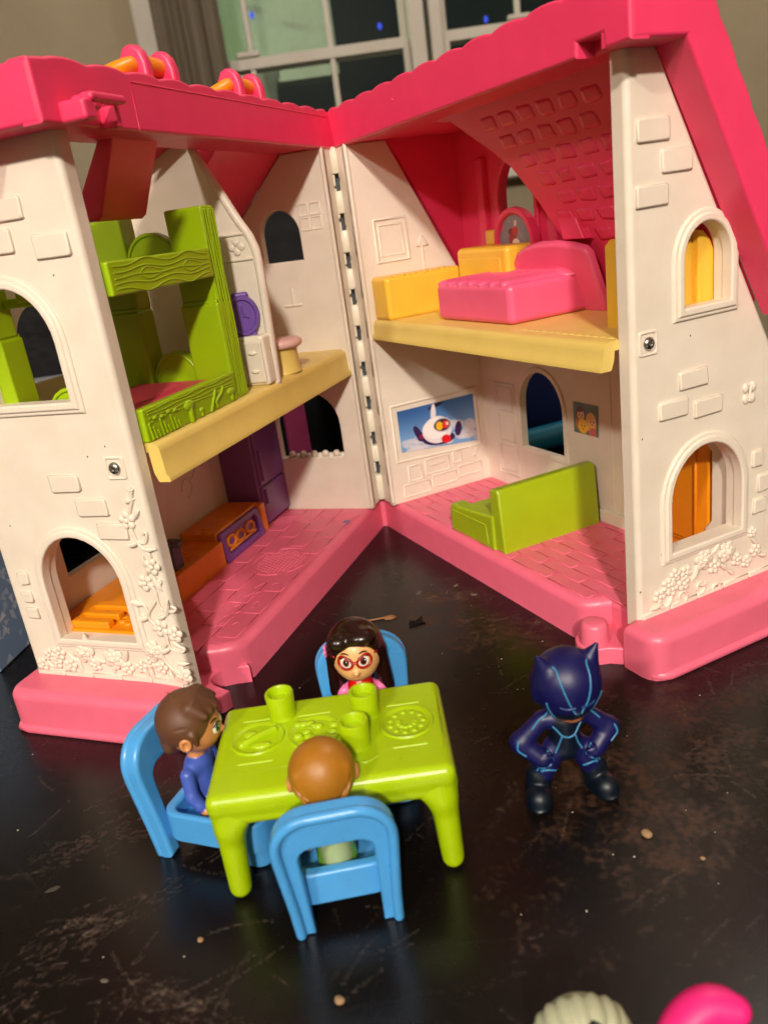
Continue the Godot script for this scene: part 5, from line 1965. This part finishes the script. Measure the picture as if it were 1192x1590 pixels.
# ---------------------------------------------------------------- dolls
func eyes(head: Node, T: Transform3D, sk: Body, ys: float, dx: float, iris: Color, big := 1.0, glasses := false) -> void:
	for s: float in [-1.0, 1.0]:
		var p := sk.skin(Vector3(s * dx, ys, 1.1))
		var n := sk.grad(p)
		var z := n
		var x := Vector3.UP.cross(z).normalized()
		var B := Basis(x, z.cross(x), z)
		var b := bld(T)
		b.ell(p - n * 0.03, Vector3(0.21, 0.22, 0.07) * big, 16, B)
		var ey := part(head, "eye", b, M.eye_white)
		b = bld(T)
		b.ell(p + n * 0.025 * big - x * s * 0.02, Vector3(0.13, 0.145, 0.03) * big, 16, B)
		part(ey, "iris", b, plastic(iris, 0.25))
		b = bld(T)
		b.ell(p + n * 0.045 * big - x * s * 0.02, Vector3(0.075, 0.085, 0.02) * big, 12, B)
		b.tube([p - x * 0.2 * big + B.y * 0.15 * big + n * 0.03, p + B.y * 0.235 * big + n * 0.05, p + x * 0.2 * big + B.y * 0.15 * big + n * 0.03], 0.028, 6)
		part(ey, "pupil", b, M.ink)
		b = bld(T)
		b.ell(p + n * 0.06 * big + x * 0.05 + B.y * 0.05, Vector3(0.025, 0.028, 0.012), 8, B)
		part(ey, "glint", b, M.eye_white)
		b = bld(T)
		var bp := []
		for k in 5:
			var t := -0.5 + k * 0.25
			bp.append(sk.skin(Vector3(s * (dx + 0.02) + t * 0.42, ys + 0.33 + 0.05 * cos(t * 3) + s * t * 0.06, 1.0), 0.01))
		b.tube(bp, [0.02, 0.035, 0.04, 0.035, 0.02], 6)
		part(head, "eyebrow", b, M.brow)


func doll(called: String, label: String, at: Vector3, yaw: float, shirt: Color, skin: Color, head_yaw := 0.0) -> Array:
	var t := thing(called, label, "doll", at, yaw, "dolls seated at the toy table")
	# body, arms, hands, legs: one skin, coloured by garment
	var q := Body.new()
	q.cap(Vector3(0, 0.3, 0), Vector3(0, 1.75, 0.05), 0.62, 0.5, shirt)
	q.cap(Vector3(-0.42, 1.78, 0.05), Vector3(0.42, 1.78, 0.05), 0.3, 0.3, shirt, 0.2)
	q.cap(Vector3(0, 1.9, 0.05), Vector3(0, 2.45, 0.08), 0.3, 0.28, skin, 0.08)
	for s: float in [-1.0, 1.0]:
		q.cap(Vector3(s * 0.72, 1.72, 0.05), Vector3(s * 0.92, 0.98, 0.2), 0.27, 0.24, shirt, 0.06)
		q.cap(Vector3(s * 0.92, 0.98, 0.2), Vector3(s * 0.92, 0.62, 0.46), 0.24, 0.23, shirt, 0.1)
		# hand: palm, thumb and four short curled fingers
		var hp := Vector3(s * 0.92, 0.38, 0.66)
		q.ell(hp, Vector3(0.19, 0.24, 0.2), skin, 0.08)
		q.cap(hp + Vector3(-s * 0.12, 0.06, 0.1), hp + Vector3(-s * 0.16, -0.06, 0.27), 0.085, 0.065, skin, 0.05)
		for k in 4:
			var fx := s * (0.13 - k * 0.085)
			q.cap(hp + Vector3(fx, -0.12, 0.1), hp + Vector3(fx, -0.27 + 0.03 * absf(k - 1.5), 0.2), 0.06, 0.055, skin, 0.04)
		q.cap(Vector3(s * 0.32, 0.33, 0.1), Vector3(s * 0.38, 0.3, 1.3), 0.34, 0.29, M.trousers, 0.1)
		q.cap(Vector3(s * 0.38, 0.3, 1.3), Vector3(s * 0.4, -0.1, 1.75), 0.28, 0.24, M.trousers, 0.1)
		q.cap(Vector3(s * 0.4, -0.12, 1.8), Vector3(s * 0.42, -0.08, 2.15), 0.26, 0.22, Color(0.08, 0.08, 0.09), 0.1)
	var b := bld()
	q.build(b, 0.075)
	part(t, "body", b, M.v)
	# head
	var T := Transform3D(Basis(Vector3.UP, head_yaw), Vector3(0, 3.45, 0.15))
	var h := Body.new()
	h.ell(Vector3(0, 0.05, 0), Vector3(0.98, 1.02, 1.0), skin)
	h.ell(Vector3(0, -0.35, 0.22), Vector3(0.72, 0.68, 0.72), skin, 0.3)
	h.cap(Vector3(0, -0.30, 0.95), Vector3(0, -0.36, 1.06), 0.09, 0.1, skin, 0.15)
	for s: float in [-1.0, 1.0]:
		h.ell(Vector3(s * 1.02, -0.2, -0.02), Vector3(0.16, 0.29, 0.23), skin, 0.06)
		h.ell(Vector3(s * 1.15, -0.2, 0.03), Vector3(0.08, 0.16, 0.12), skin, 0.06, Basis(), true)
	h.cap(Vector3(-0.16, -0.63, 0.95), Vector3(0.16, -0.63, 0.95), 0.035, 0.035, skin.darkened(0.25), 0.03, true)
	b = bld(T)
	h.build(b, 0.065)
	var hd := part(t, "head", b, M.v)
	b = bld(T)
	var mp := []
	for k in 5: mp.append(h.skin(Vector3(-0.2 + k * 0.1, -0.62 - 0.03 * sin(k * PI / 4), 1.0), 0.0))
	b.tube(mp, [0.012, 0.022, 0.025, 0.022, 0.012], 6)
	part(hd, "mouth", b, plastic(Color(0.62, 0.28, 0.20), 0.45))
	return [t, hd, T, h]


func dolls() -> void:
	M.eye_white = plastic(Color(0.93, 0.92, 0.88), 0.2)
	M.ink = plastic(Color(0.03, 0.025, 0.03), 0.25)
	M.brow = plastic(Color(0.16, 0.08, 0.05), 0.5)
	M.trousers = lin(Color(0.20, 0.22, 0.34))
	var tan := lin(Color(0.78, 0.52, 0.32))
	var fair := lin(Color(0.90, 0.68, 0.45))
	# boy with brown hair
	var d := doll("boy_doll", "brown-haired doll in a blue shirt seated at the left end of the table", Vector3(-7.95, 1.3, 29.55), atan2(0.92, 0.39), lin(Color(0.26, 0.36, 0.72)), tan, deg_to_rad(22))
	eyes(d[1], d[2], d[3], -0.12, 0.38, Color(0.15, 0.35, 0.22))
	var hair := plastic(Color(0.36, 0.22, 0.13), 0.62)
	var q := Body.new()
	q.ell(Vector3(0, 0.2, -0.12), Vector3(1.1, 1.08, 1.1))
	q.ell(Vector3(0, -0.55, 1.05), Vector3(0.95, 1.0, 0.95), Color.WHITE, 0.08, Basis(), true)
	q.box(Vector3(0, -1.3, 0.4), Vector3(1.6, 0.95, 1.15), 0.1, Color.WHITE, 0.1, Basis(), true)
	for s: float in [-1.0, 1.0]:
		q.ell(Vector3(s * 1.12, -0.35, 0.02), Vector3(0.3, 0.36, 0.3), Color.WHITE, 0.06, Basis(), true)
		q.cap(Vector3(s * 0.98, 0.1, 0.28), Vector3(s * 0.96, -0.32, 0.36), 0.16, 0.07, Color.WHITE, 0.1)
	for k in 5: q.cap(Vector3(-0.6 + k * 0.28, 0.95, 0.3), Vector3(-0.72 + k * 0.36, 0.62, 0.98 - absf(k - 2) * 0.1), 0.26, 0.12, Color.WHITE, 0.22)
	q.cap(Vector3(-0.2, 1.1, -0.3), Vector3(-0.05, 1.34, -0.52), 0.16, 0.04, Color.WHITE, 0.15)
	q.ell(Vector3(0, -0.45, -0.72), Vector3(0.85, 0.5, 0.4), Color.WHITE, 0.2)
	for s: float in [-1.0, 1.0]: q.cap(Vector3(s * 1.16, 0.42, -0.9), Vector3(s * 1.06, 0.5, 0.6), 0.05, 0.05, Color.WHITE, 0.04, true)
	var b := bld(d[2])
	q.build(b, 0.07)
	part(d[0], "hair", b, hair)
	# girl with red glasses
	d = doll("girl_doll", "dark-haired doll with red glasses and pink sleeves, facing the viewer", Vector3(-1.8, 1.7, 26.75), deg_to_rad(-2), lin(Color(0.92, 0.45, 0.66)), fair)
	var g := plastic(Color(0.62, 0.05, 0.03), 0.3)
	eyes(d[1], d[2], d[3], 0.12, 0.40, Color(0.42, 0.10, 0.10), 1.05)
	b = bld(d[2])
	for s: float in [-1.0, 1.0]:
		var lens := []
		for k in 20:
			var t := TAU * k / 20
			var px := 0.43 + 0.37 * cos(t) + 0.02
			var py := 0.12 + 0.27 * sin(t) + 0.1 * cos(t) * maxf(0, sin(t)) + 0.04 * cos(t)
			lens.append(d[3].skin(Vector3(s * px, py, 1.1), 0.05))
		b.tube(lens, 0.05, 8, true)
		b.tube([d[3].skin(Vector3(s * 0.82, 0.26, 0.7), 0.05), d[3].skin(Vector3(s * 0.98, 0.22, 0.2), 0.05)], 0.05, 8)
	b.tube([d[3].skin(Vector3(-0.1, 0.1, 1.1), 0.06), d[3].skin(Vector3(0, 0.12, 1.1), 0.07), d[3].skin(Vector3(0.1, 0.1, 1.1), 0.06)], 0.05, 8)
	part(d[1], "glasses", b, g)
	b = bld()
	var bib := Body.new()
	bib.cap(Vector3(0, 0.9, 0.24), Vector3(0, 1.95, 0.26), 0.54, 0.5)
	bib.cap(Vector3(0, 1.95, 0.1), Vector3(0, 2.35, 0.12), 0.46, 0.38, Color.WHITE, 0.2)
	bib.build(b, 0.07)
	part(d[0], "top", b, plastic(Color(0.80, 0.04, 0.05), 0.35))
	q = Body.new()
	q.ell(Vector3(0, 0.2, -0.1), Vector3(1.1, 1.12, 1.1))
	q.ell(Vector3(0.12, -0.42, 1.0), Vector3(0.98, 1.15, 1.0), Color.WHITE, 0.06, Basis(Vector3(0, 0, 1), 0.22), true)
	q.box(Vector3(0, -1.35, 0.75), Vector3(0.85, 1.1, 0.9), 0.2, Color.WHITE, 0.1, Basis(), true)
	q.ell(Vector3(0.32, 0.9, 0.5), Vector3(0.62, 0.32, 0.5), Color.WHITE, 0.15)
	q.ell(Vector3(-0.55, 0.78, 0.55), Vector3(0.46, 0.34, 0.4), Color.WHITE, 0.12)
	q.cap(Vector3(0, -0.2, -0.7), Vector3(0, -1.9, -0.6), 0.75, 0.55, Color.WHITE, 0.3)
	for s: float in [-1.0, 1.0]:
		q.cap(Vector3(s * 0.95, 0.1, 0.05), Vector3(s * 0.98, -1.75, -0.25), 0.22, 0.3, Color.WHITE, 0.2)
	b = bld(d[2])
	q.build(b, 0.07)
	part(d[0], "hair", b, plastic(Color(0.13, 0.055, 0.04), 0.28))
	b = bld(d[2])
	for k in 5: b.ell(Vector3(-1.1, 0.42 + 0.15 * sin(k * 1.257), 0.42 + 0.15 * cos(k * 1.257)), Vector3(0.07, 0.12, 0.12), 8)
	part(d[0], "hair_flower", b, plastic(Color(0.92, 0.5, 0.7), 0.4))
	# ginger-haired doll from behind
	d = doll("toddler_doll", "ginger-haired doll in light green seen from behind in the nearest chair", Vector3(-3.0, 1.3, 33.5), PI + deg_to_rad(6), lin(Color(0.45, 0.72, 0.16)), tan)
	eyes(d[1], d[2], d[3], -0.12, 0.38, Color(0.2, 0.3, 0.5))
	q = Body.new()
	q.ell(Vector3(0, 0.1, -0.1), Vector3(1.05, 1.06, 1.04))
	for k in 9: q.cap(Vector3(-0.75 + k * 0.19, 0.75 - 0.3 * absf(k - 4) * 0.25, -0.55), Vector3(-0.5 + k * 0.125, -0.62, -0.92), 0.16, 0.12, Color.WHITE, 0.16)
	for s: float in [-1.0, 1.0]:
		var gr := []
		for k in 7: gr.append(Vector3(s * (1.04 - 0.1 * k - 0.012 * k * k), 0.35 - 0.17 * k, -0.62 - 0.085 * k))
		for k in 6: q.cap(gr[k], gr[k + 1], 0.075, 0.075, Color.WHITE, 0.04, true)
	q.ell(Vector3(0, -0.5, 1.0), Vector3(0.95, 1.0, 0.95), Color.WHITE, 0.08, Basis(), true)
	q.box(Vector3(0, -1.5, 0.0), Vector3(1.5, 0.75, 1.4), 0.1, Color.WHITE, 0.15, Basis(), true)
	for s: float in [-1.0, 1.0]:
		q.ell(Vector3(s * 1.1, -0.35, 0.0), Vector3(0.3, 0.36, 0.32), Color.WHITE, 0.06, Basis(), true)
	b = bld(d[2])
	q.build(b, 0.07)
	var gm := plastic(Color(0.63, 0.41, 0.08), 0.5)
	part(d[0], "hair", b, gm)
	b = bld()
	var vest := Body.new()
	vest.cap(Vector3(0, 0.5, -0.18), Vector3(0, 1.55, -0.08), 0.52, 0.5)
	vest.build(b, 0.07)
	part(d[0], "vest", b, plastic(Color(0.60, 0.68, 0.50), 0.4))


func blue_figure() -> void:
	var t := thing("toy_figure", "dark blue hooded toy figure standing apart on the table, hands on hips", "toy figure", Vector3(5.3, 0, 30.2), deg_to_rad(4))
	var navy := lin(Color(0.068, 0.078, 0.30))
	var dark := lin(Color(0.045, 0.05, 0.14))
	var boot := lin(Color(0.045, 0.055, 0.12))
	var skin := lin(Color(0.62, 0.38, 0.25))
	var q := Body.new()
	# legs and boots
	for s: float in [-1.0, 1.0]:
		q.cap(Vector3(s * 0.42, 2.0, 0), Vector3(s * 0.76, 1.4, 0.05), 0.44, 0.4, navy, 0.12)
		q.cap(Vector3(s * 0.76, 1.4, 0.05), Vector3(s * 0.98, 0.9, -0.02), 0.4, 0.42, navy, 0.1)
		q.cap(Vector3(s * 1.0, 0.95, -0.05), Vector3(s * 1.1, 0.42, 0.0), 0.5, 0.46, boot, 0.08)
		q.cap(Vector3(s * 1.1, 0.42, 0.0), Vector3(s * 1.24, 0.4, 0.6), 0.45, 0.46, boot, 0.12)
		q.ell(Vector3(s * 1.17, 0.2, 0.3), Vector3(0.5, 0.2, 0.85), boot, 0.12, Basis(Vector3.UP, s * 0.25))
	# trunk
	q.cap(Vector3(0, 2.05, 0), Vector3(0, 3.15, 0.02), 0.52, 0.56, dark, 0.2)
	q.cap(Vector3(-0.5, 3.3, 0), Vector3(0.5, 3.3, 0), 0.34, 0.34, navy, 0.25)
	q.cap(Vector3(0, 3.3, 0), Vector3(0, 3.8, 0.05), 0.32, 0.3, dark, 0.1)
	# arms bent, fists on the hips
	for s: float in [-1.0, 1.0]:
		q.cap(Vector3(s * 0.78, 3.3, 0), Vector3(s * 1.62, 2.5, 0.0), 0.32, 0.36, navy, 0.15)
		q.cap(Vector3(s * 1.62, 2.5, 0.0), Vector3(s * 1.02, 1.95, 0.3), 0.38, 0.36, navy, 0.15)
		var h := Vector3(s * 0.9, 1.92, 0.42)
		q.ell(h, Vector3(0.27, 0.26, 0.25), navy, 0.1)
		for k in 4: q.cap(h + Vector3(-s * 0.04, 0.17 - k * 0.11, 0.16), h + Vector3(-s * 0.26, 0.14 - k * 0.11, 0.13), 0.075, 0.065, navy, 0.04)
		q.cap(h + Vector3(s * 0.05, 0.18, 0.08), h + Vector3(-s * 0.1, 0.32, 0.1), 0.085, 0.07, navy, 0.04)
	# hooded head tipped forward
	var hc := Vector3(0.12, 4.85, 0.2)
	var tilt := Basis(Vector3.RIGHT, 0.26) * Basis(Vector3.UP, 0.05)
	q.ell(hc, Vector3(1.24, 1.2, 1.18), navy, 0.1, tilt)
	q.ell(hc + tilt * Vector3(0, -0.55, 0.2), Vector3(0.92, 0.72, 0.9), dark, 0.2, tilt)
	q.ell(hc + tilt * Vector3(0.0, -0.98, 0.52), Vector3(0.5, 0.3, 0.5), skin, 0.06, tilt)
	q.cap(hc + tilt * Vector3(0, -0.42, 1.08), hc + tilt * Vector3(0, -0.5, 1.16), 0.1, 0.12, dark, 0.12)
	for s: float in [-1.0, 1.0]:
		q.cap(hc + tilt * Vector3(s * 0.74, 0.72, 0.0), hc + tilt * Vector3(s * 1.06, 1.4, -0.05), 0.42, 0.07, navy, 0.15)
		q.ell(hc + tilt * Vector3(s * 1.14, -0.25, 0.1), Vector3(0.14, 0.34, 0.26), navy, 0.1, tilt)
	var b := bld()
	q.build(b, 0.085)
	var body := part(t, "body", b, M.vgloss)
	# pale blue piping, plain lines following the suit
	var pm := plastic(Color(0.22, 0.48, 0.66), 0.45)
	var lines := []
	for s: float in [-1.0, 1.0]:
		var l := []
		for k in 9: l.append(hc + tilt * Vector3(s * (0.62 - k * 0.055), 1.25 - k * 0.2, 0.35 + k * 0.12))
		lines.append(l)
		lines.append([Vector3(s * 0.72, 3.7, 0.3), Vector3(s * 1.0, 3.5, 0.3), Vector3(s * 1.25, 3.2, 0.35)])
		lines.append([Vector3(s * 0.72, 2.5, 0.5), Vector3(s * 0.86, 2.0, 0.42), Vector3(s * 1.02, 1.4, 0.42)])
		lines.append([Vector3(s * 1.05, 1.42, 0.4), Vector3(s * 0.8, 1.48, 0.5), Vector3(s * 0.5, 1.35, 0.42)])
		lines.append([Vector3(s * 0.55, 3.15, 0.5), Vector3(s * 0.3, 2.85, 0.6), Vector3(s * 0.0, 2.75, 0.62)])
	for s: float in [-1.0, 1.0]:
		lines.append([Vector3(s * 1.75, 2.75, 0.3), Vector3(s * 1.8, 2.45, 0.35), Vector3(s * 1.6, 2.2, 0.5)])
		lines.append([Vector3(s * 0.7, 1.95, 0.5), Vector3(s * 1.05, 1.75, 0.4), Vector3(s * 1.2, 1.4, 0.3)])
		lines.append([hc + tilt * Vector3(s * 1.0, -0.1, 0.75), hc + tilt * Vector3(s * 0.85, -0.55, 0.75), hc + tilt * Vector3(s * 0.6, -0.85, 0.7)])
		lines.append([Vector3(s * 0.3, 2.75, 0.6), Vector3(s * 0.42, 2.45, 0.55), Vector3(s * 0.5, 2.15, 0.5)])
	for l in lines:
		b = bld()
		var pts := []
		for p in spline(l, 4): pts.append(q.skin(p, 0.0))
		b.tube(pts, 0.04, 6)
		part(body, "piping", b, pm)
	b = bld()
	for s: float in [-1.0, 1.0]:
		var pts := []
		for k in 6: pts.append(q.skin(hc + tilt * Vector3(s * (0.12 + k * 0.1), -0.12 - 0.05 * sin(k * 0.6), 1.1), 0.0))
		b.tube(pts, 0.05, 6)
	part(body, "mask_edge", b, plastic(Color(0.10, 0.20, 0.42), 0.4))


# ---------------------------------------------------------------- small things and what stands around
func small_things() -> void:
	# gift box with printed triangles at the far left
	var o := Vector3(-29.0, 0, 11.2)
	var img := Image.create(256, 256, false, Image.FORMAT_RGB8)
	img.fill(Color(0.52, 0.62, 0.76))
	var rg := RandomNumberGenerator.new()
	rg.seed = 31
	for k in 150:
		var c := Vector2(rg.randf_range(0, 256), rg.randf_range(0, 256))
		var a := rg.randf() * TAU
		var r := rg.randf_range(8, 20)
		var T := [c + Vector2(r, 0).rotated(a), c + Vector2(r * 0.55, 0).rotated(a + rg.randf_range(1.8, 2.4)), c + Vector2(r * 0.7, 0).rotated(a - rg.randf_range(1.8, 2.6))]
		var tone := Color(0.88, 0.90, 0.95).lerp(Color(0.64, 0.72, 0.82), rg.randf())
		for y in range(maxi(0, int(c.y - r)), mini(256, int(c.y + r))):
			for x in range(maxi(0, int(c.x - r)), mini(256, int(c.x + r))):
				if Geometry2D.point_is_inside_triangle(Vector2(x, y), T[0], T[1], T[2]): img.set_pixel(x, y, tone)
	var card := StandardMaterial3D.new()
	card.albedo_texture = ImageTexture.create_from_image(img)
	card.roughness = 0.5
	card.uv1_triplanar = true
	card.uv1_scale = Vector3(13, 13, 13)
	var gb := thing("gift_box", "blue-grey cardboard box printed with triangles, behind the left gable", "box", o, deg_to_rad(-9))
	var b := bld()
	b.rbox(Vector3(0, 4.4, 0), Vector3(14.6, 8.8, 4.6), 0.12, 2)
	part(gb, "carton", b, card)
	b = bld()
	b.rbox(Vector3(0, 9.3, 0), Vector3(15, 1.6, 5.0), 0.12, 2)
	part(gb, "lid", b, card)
	# things behind the house, glimpsed through its windows
	var black := matte(Color(0.05, 0.05, 0.06), 0.6)
	var bag := thing("black_bag", "black bag standing behind the left half, seen through its windows", "bag", Vector3(-24.5, 0, -9))
	var q := Body.new()
	q.box(Vector3(0, 11, 0), Vector3(13, 11.5, 5.5), 3.0)
	q.cap(Vector3(-5, 20, 5), Vector3(-4, 4, 6), 1.3, 1.6, Color.WHITE, 0.8)
	q.cap(Vector3(6, 20, 5), Vector3(5, 4, 6), 1.3, 1.6, Color.WHITE, 0.8)
	b = bld()
	q.build(b, 0.6)
	part(bag, "bag_body", b, black)
	b = bld()
	b.tube(spline([Vector3(-4, 22, 0), Vector3(-3, 26, 0), Vector3(3, 26, 0), Vector3(4, 22, 0)], 5), 0.7, 8)
	part(bag, "bag_handle", b, black)
	b = bld()
	b.rbox(Vector3(2.5, 9, 6.4), Vector3(4.5, 9, 1.2), 0.5)
	part(bag, "pocket", b, matte(Color(0.42, 0.42, 0.45), 0.6))
	var bk := Body.new()
	bk.box(Vector3(0, 7, 0), Vector3(7, 7.5, 3), 2.2)
	bk.ell(Vector3(0, 7, 2), Vector3(4.5, 5, 2.2), Color.WHITE, 1.0)
	b = bld()
	bk.build(b, 0.6)
	single("black_pouch", b, black, Vector3(-3.5, 0.2, -17), "black pouch behind the hinge, seen through the lower hinge-side window", "pouch")
	var cush := Body.new()
	cush.ell(Vector3(0, 7.5, 0), Vector3(12, 8.2, 4.5))
	cush.box(Vector3(0, 7.0, 0), Vector3(10.5, 6.9, 2.2), 1.5, Color.WHITE, 1.5)
	b = bld()
	cush.build(b, 0.6)
	single("blue_cushion", b, matte(Color(0.17, 0.25, 0.52), 0.8), Vector3(15, 0.2, -14), "dark blue cushion behind the right half, seen through its arched window", "cushion")
	b = bld()
	b.tube([Vector3(-4.0, 0, 0), Vector3(4.0, 1.0, 0)], 0.95, 16)
	b.tube([Vector3(3.7, 0.93, 0), Vector3(4.3, 1.07, 0)], 1.15, 16)
	single("teal_tube", b, plastic(Color(0.05, 0.52, 0.68), 0.4), Vector3(12.9, 2.35, -6.6), "teal plastic tube lying behind the arched window of the right half", "tube")
	b = bld()
	b.slab(rect(-0.8, 0, 0.8, 12.5, 0.25, 3), [], -0.25, 0.25, 0.08, 0.08)
	single("magenta_panel", b, M.magenta, Vector3(-5.4, 0, -2.6), "flat magenta plastic panel outside the lower hinge-side window", "panel", "", deg_to_rad(22))
	# toys at the bottom edge of the view
	q = Body.new()
	q.ell(Vector3(0, 0.7, 0), Vector3(1.05, 0.95, 0.9))
	for k in 9:
		var a := -1.45 + k * 0.36
		q.ell(Vector3(sin(a) * 1.02, 0.72 + cos(a) * 0.9, 0.1), Vector3(0.24, 0.24, 0.5), Color.WHITE, 0.1)
	var wt := thing("fluffy_toy", "off-white scalloped toy at the bottom edge of the picture", "toy", Vector3(3.05, 0.36, 40.1))
	b = bld()
	q.build(b, 0.08)
	part(wt, "fleece", b, plastic(Color(0.66, 0.67, 0.56), 0.7))
	b = bld()
	b.ell(Vector3(0.2, 1.45, 0.5), Vector3(0.33, 0.28, 0.32), 16)
	part(wt, "face", b, plastic(Color(0.04, 0.05, 0.045), 0.4))
	b = bld()
	b.tube(spline([Vector3(-1.3, 0.7, 0.9), Vector3(-0.7, 1.2, 0.3), Vector3(0.05, 1.5, 0), Vector3(0.75, 1.35, 0.05)], 6), [0.38, 0.42, 0.46, 0.5, 0.52, 0.54, 0.55, 0.56, 0.56, 0.56, 0.55, 0.54, 0.53, 0.52, 0.51, 0.5, 0.47, 0.43, 0.4], 14)
	var pk := thing("pink_toy", "hot pink curved toy piece at the bottom right corner", "toy", Vector3(6.15, -0.25, 40.0))
	part(pk, "arm", b, plastic(Color(0.90, 0.13, 0.48), 0.5))
	b = bld()
	b.rbox(Vector3(-1.1, 0.6, 1.0), Vector3(1.6, 0.7, 1.3), 0.3)
	part(pk, "foot", b, plastic(Color(0.90, 0.13, 0.48), 0.5))
	# litter on the table
	b = bld()
	b.plate(PackedVector3Array([Vector3(-0.1, 0, -0.12), Vector3(0.35, 0, -0.2), Vector3(0.62, 0, 0.05), Vector3(0.3, 0, 0.2), Vector3(-0.05, 0, 0.14)]), Vector3.UP, 0.12, 0.06)
	b.tube([Vector3(-1.5, 0.06, 0.1), Vector3(0, 0.07, 0.0)], 0.05, 6)
	single("wood_chip", b, matte(Color(0.60, 0.42, 0.28), 0.7), Vector3(-0.7, 0, 14.6), "pale brown sliver lying on the table in front of the hinge", "chip")
	b = bld()
	b.plate(PackedVector3Array([Vector3(-0.45, 0, 0.5), Vector3(-0.4, 0, -0.2), Vector3(-0.1, 0, -0.1), Vector3(0.35, 0, -0.6), Vector3(0.3, 0, 0.0), Vector3(0.45, 0, 0.25), Vector3(0.0, 0, 0.3)]), Vector3.UP, 0.1, 0.03)
	single("black_flake", b, matte(Color(0.02, 0.018, 0.016), 0.7), Vector3(0.95, 0, 15.6), "jagged black flake lying beside the pale sliver", "flake")
	var spots := [[[7.25, 32.9], 0.16, "oval tan crumb on the table right of the blue figure"], [[-3.15, 37.4], 0.13, "brown crumb on the bare table below the nearest chair"], [[-8.6, 37.9], 0.11, "small pale crumb at the bottom left of the table"], [[-11.9, 24.6], 0.13, "light crumb on the table left of the blue chairs"], [[8.6, 34.2], 0.06, "tiny pale crumb right of the tan crumb"], [[-7.6, 34.6], 0.08, "tiny brown crumb in front of the table's left leg"]]
	for s in spots:
		var cr := Body.new()
		for k in 4: cr.ell(Vector3(rg.randf_range(-0.5, 0.5), 0.55, rg.randf_range(-0.5, 0.5)) * s[1], Vector3(rg.randf_range(0.7, 1.0), 0.6, rg.randf_range(0.6, 1.1)) * s[1], Color.WHITE, 0.04)
		b = bld()
		cr.build(b, s[1] * 0.3)
		single("crumb", b, matte(Color(0.60, 0.48, 0.36), 0.8), Vector3(s[0][0], 0, s[0][1]), s[2], "crumb", "crumbs on the table")
	# thin pale flakes chipped off the table varnish
	var places := [[2.2, 11.2], [3.0, 12.4], [3.6, 11.7], [4.4, 13.2], [5.3, 14.0], [1.4, 12.0], [8.2, 15.6], [8.9, 16.2], [-13.4, 31.5], [-10.4, 35.6]]
	var near := ["just in front of the hinge", "ahead of the right wing, by its sofa", "left of two others ahead of the right wing", "midway along the right wing's foot", "further along the right wing's foot", "closest to the pale brown sliver", "before the pink peg of the right wing", "rightmost, beside the pink peg", "left of the boy's blue chair", "in the bare area below the left table leg"]
	for i in places.size():
		var f: Array = places[i]
		var pts := PackedVector3Array()
		var n := 7
		var w := rg.randf_range(0.12, 0.34)
		for k in n:
			var a := TAU * k / n
			pts.append(Vector3(cos(a) * w * rg.randf_range(0.5, 1.2), 0, sin(a) * w * 0.5 * rg.randf_range(0.4, 1.2)))
		b = bld()
		b.plate(pts, Vector3.UP, 0.035, 0.015)
		single("varnish_flake", b, matte(Color(0.46, 0.42, 0.38).darkened(rg.randf_range(0, 0.45)), 0.6), Vector3(f[0], 0, f[1]), "thin pale varnish flake on the tabletop, " + near[i], "flake", "varnish flakes on the table", rg.randf() * TAU)
	b = bld()
	for k in 70: b.ell(Vector3(rg.randf_range(-24, 16), 0.02, rg.randf_range(14, 40)), Vector3(1, 0.6, 1) * rg.randf_range(0.015, 0.045), 5)
	var dust := single("dust_specks", b, matte(Color(0.75, 0.72, 0.68), 0.8), Vector3.ZERO, "tiny white specks of dust scattered over the table", "dust")
	dust.set_meta("kind", "stuff")
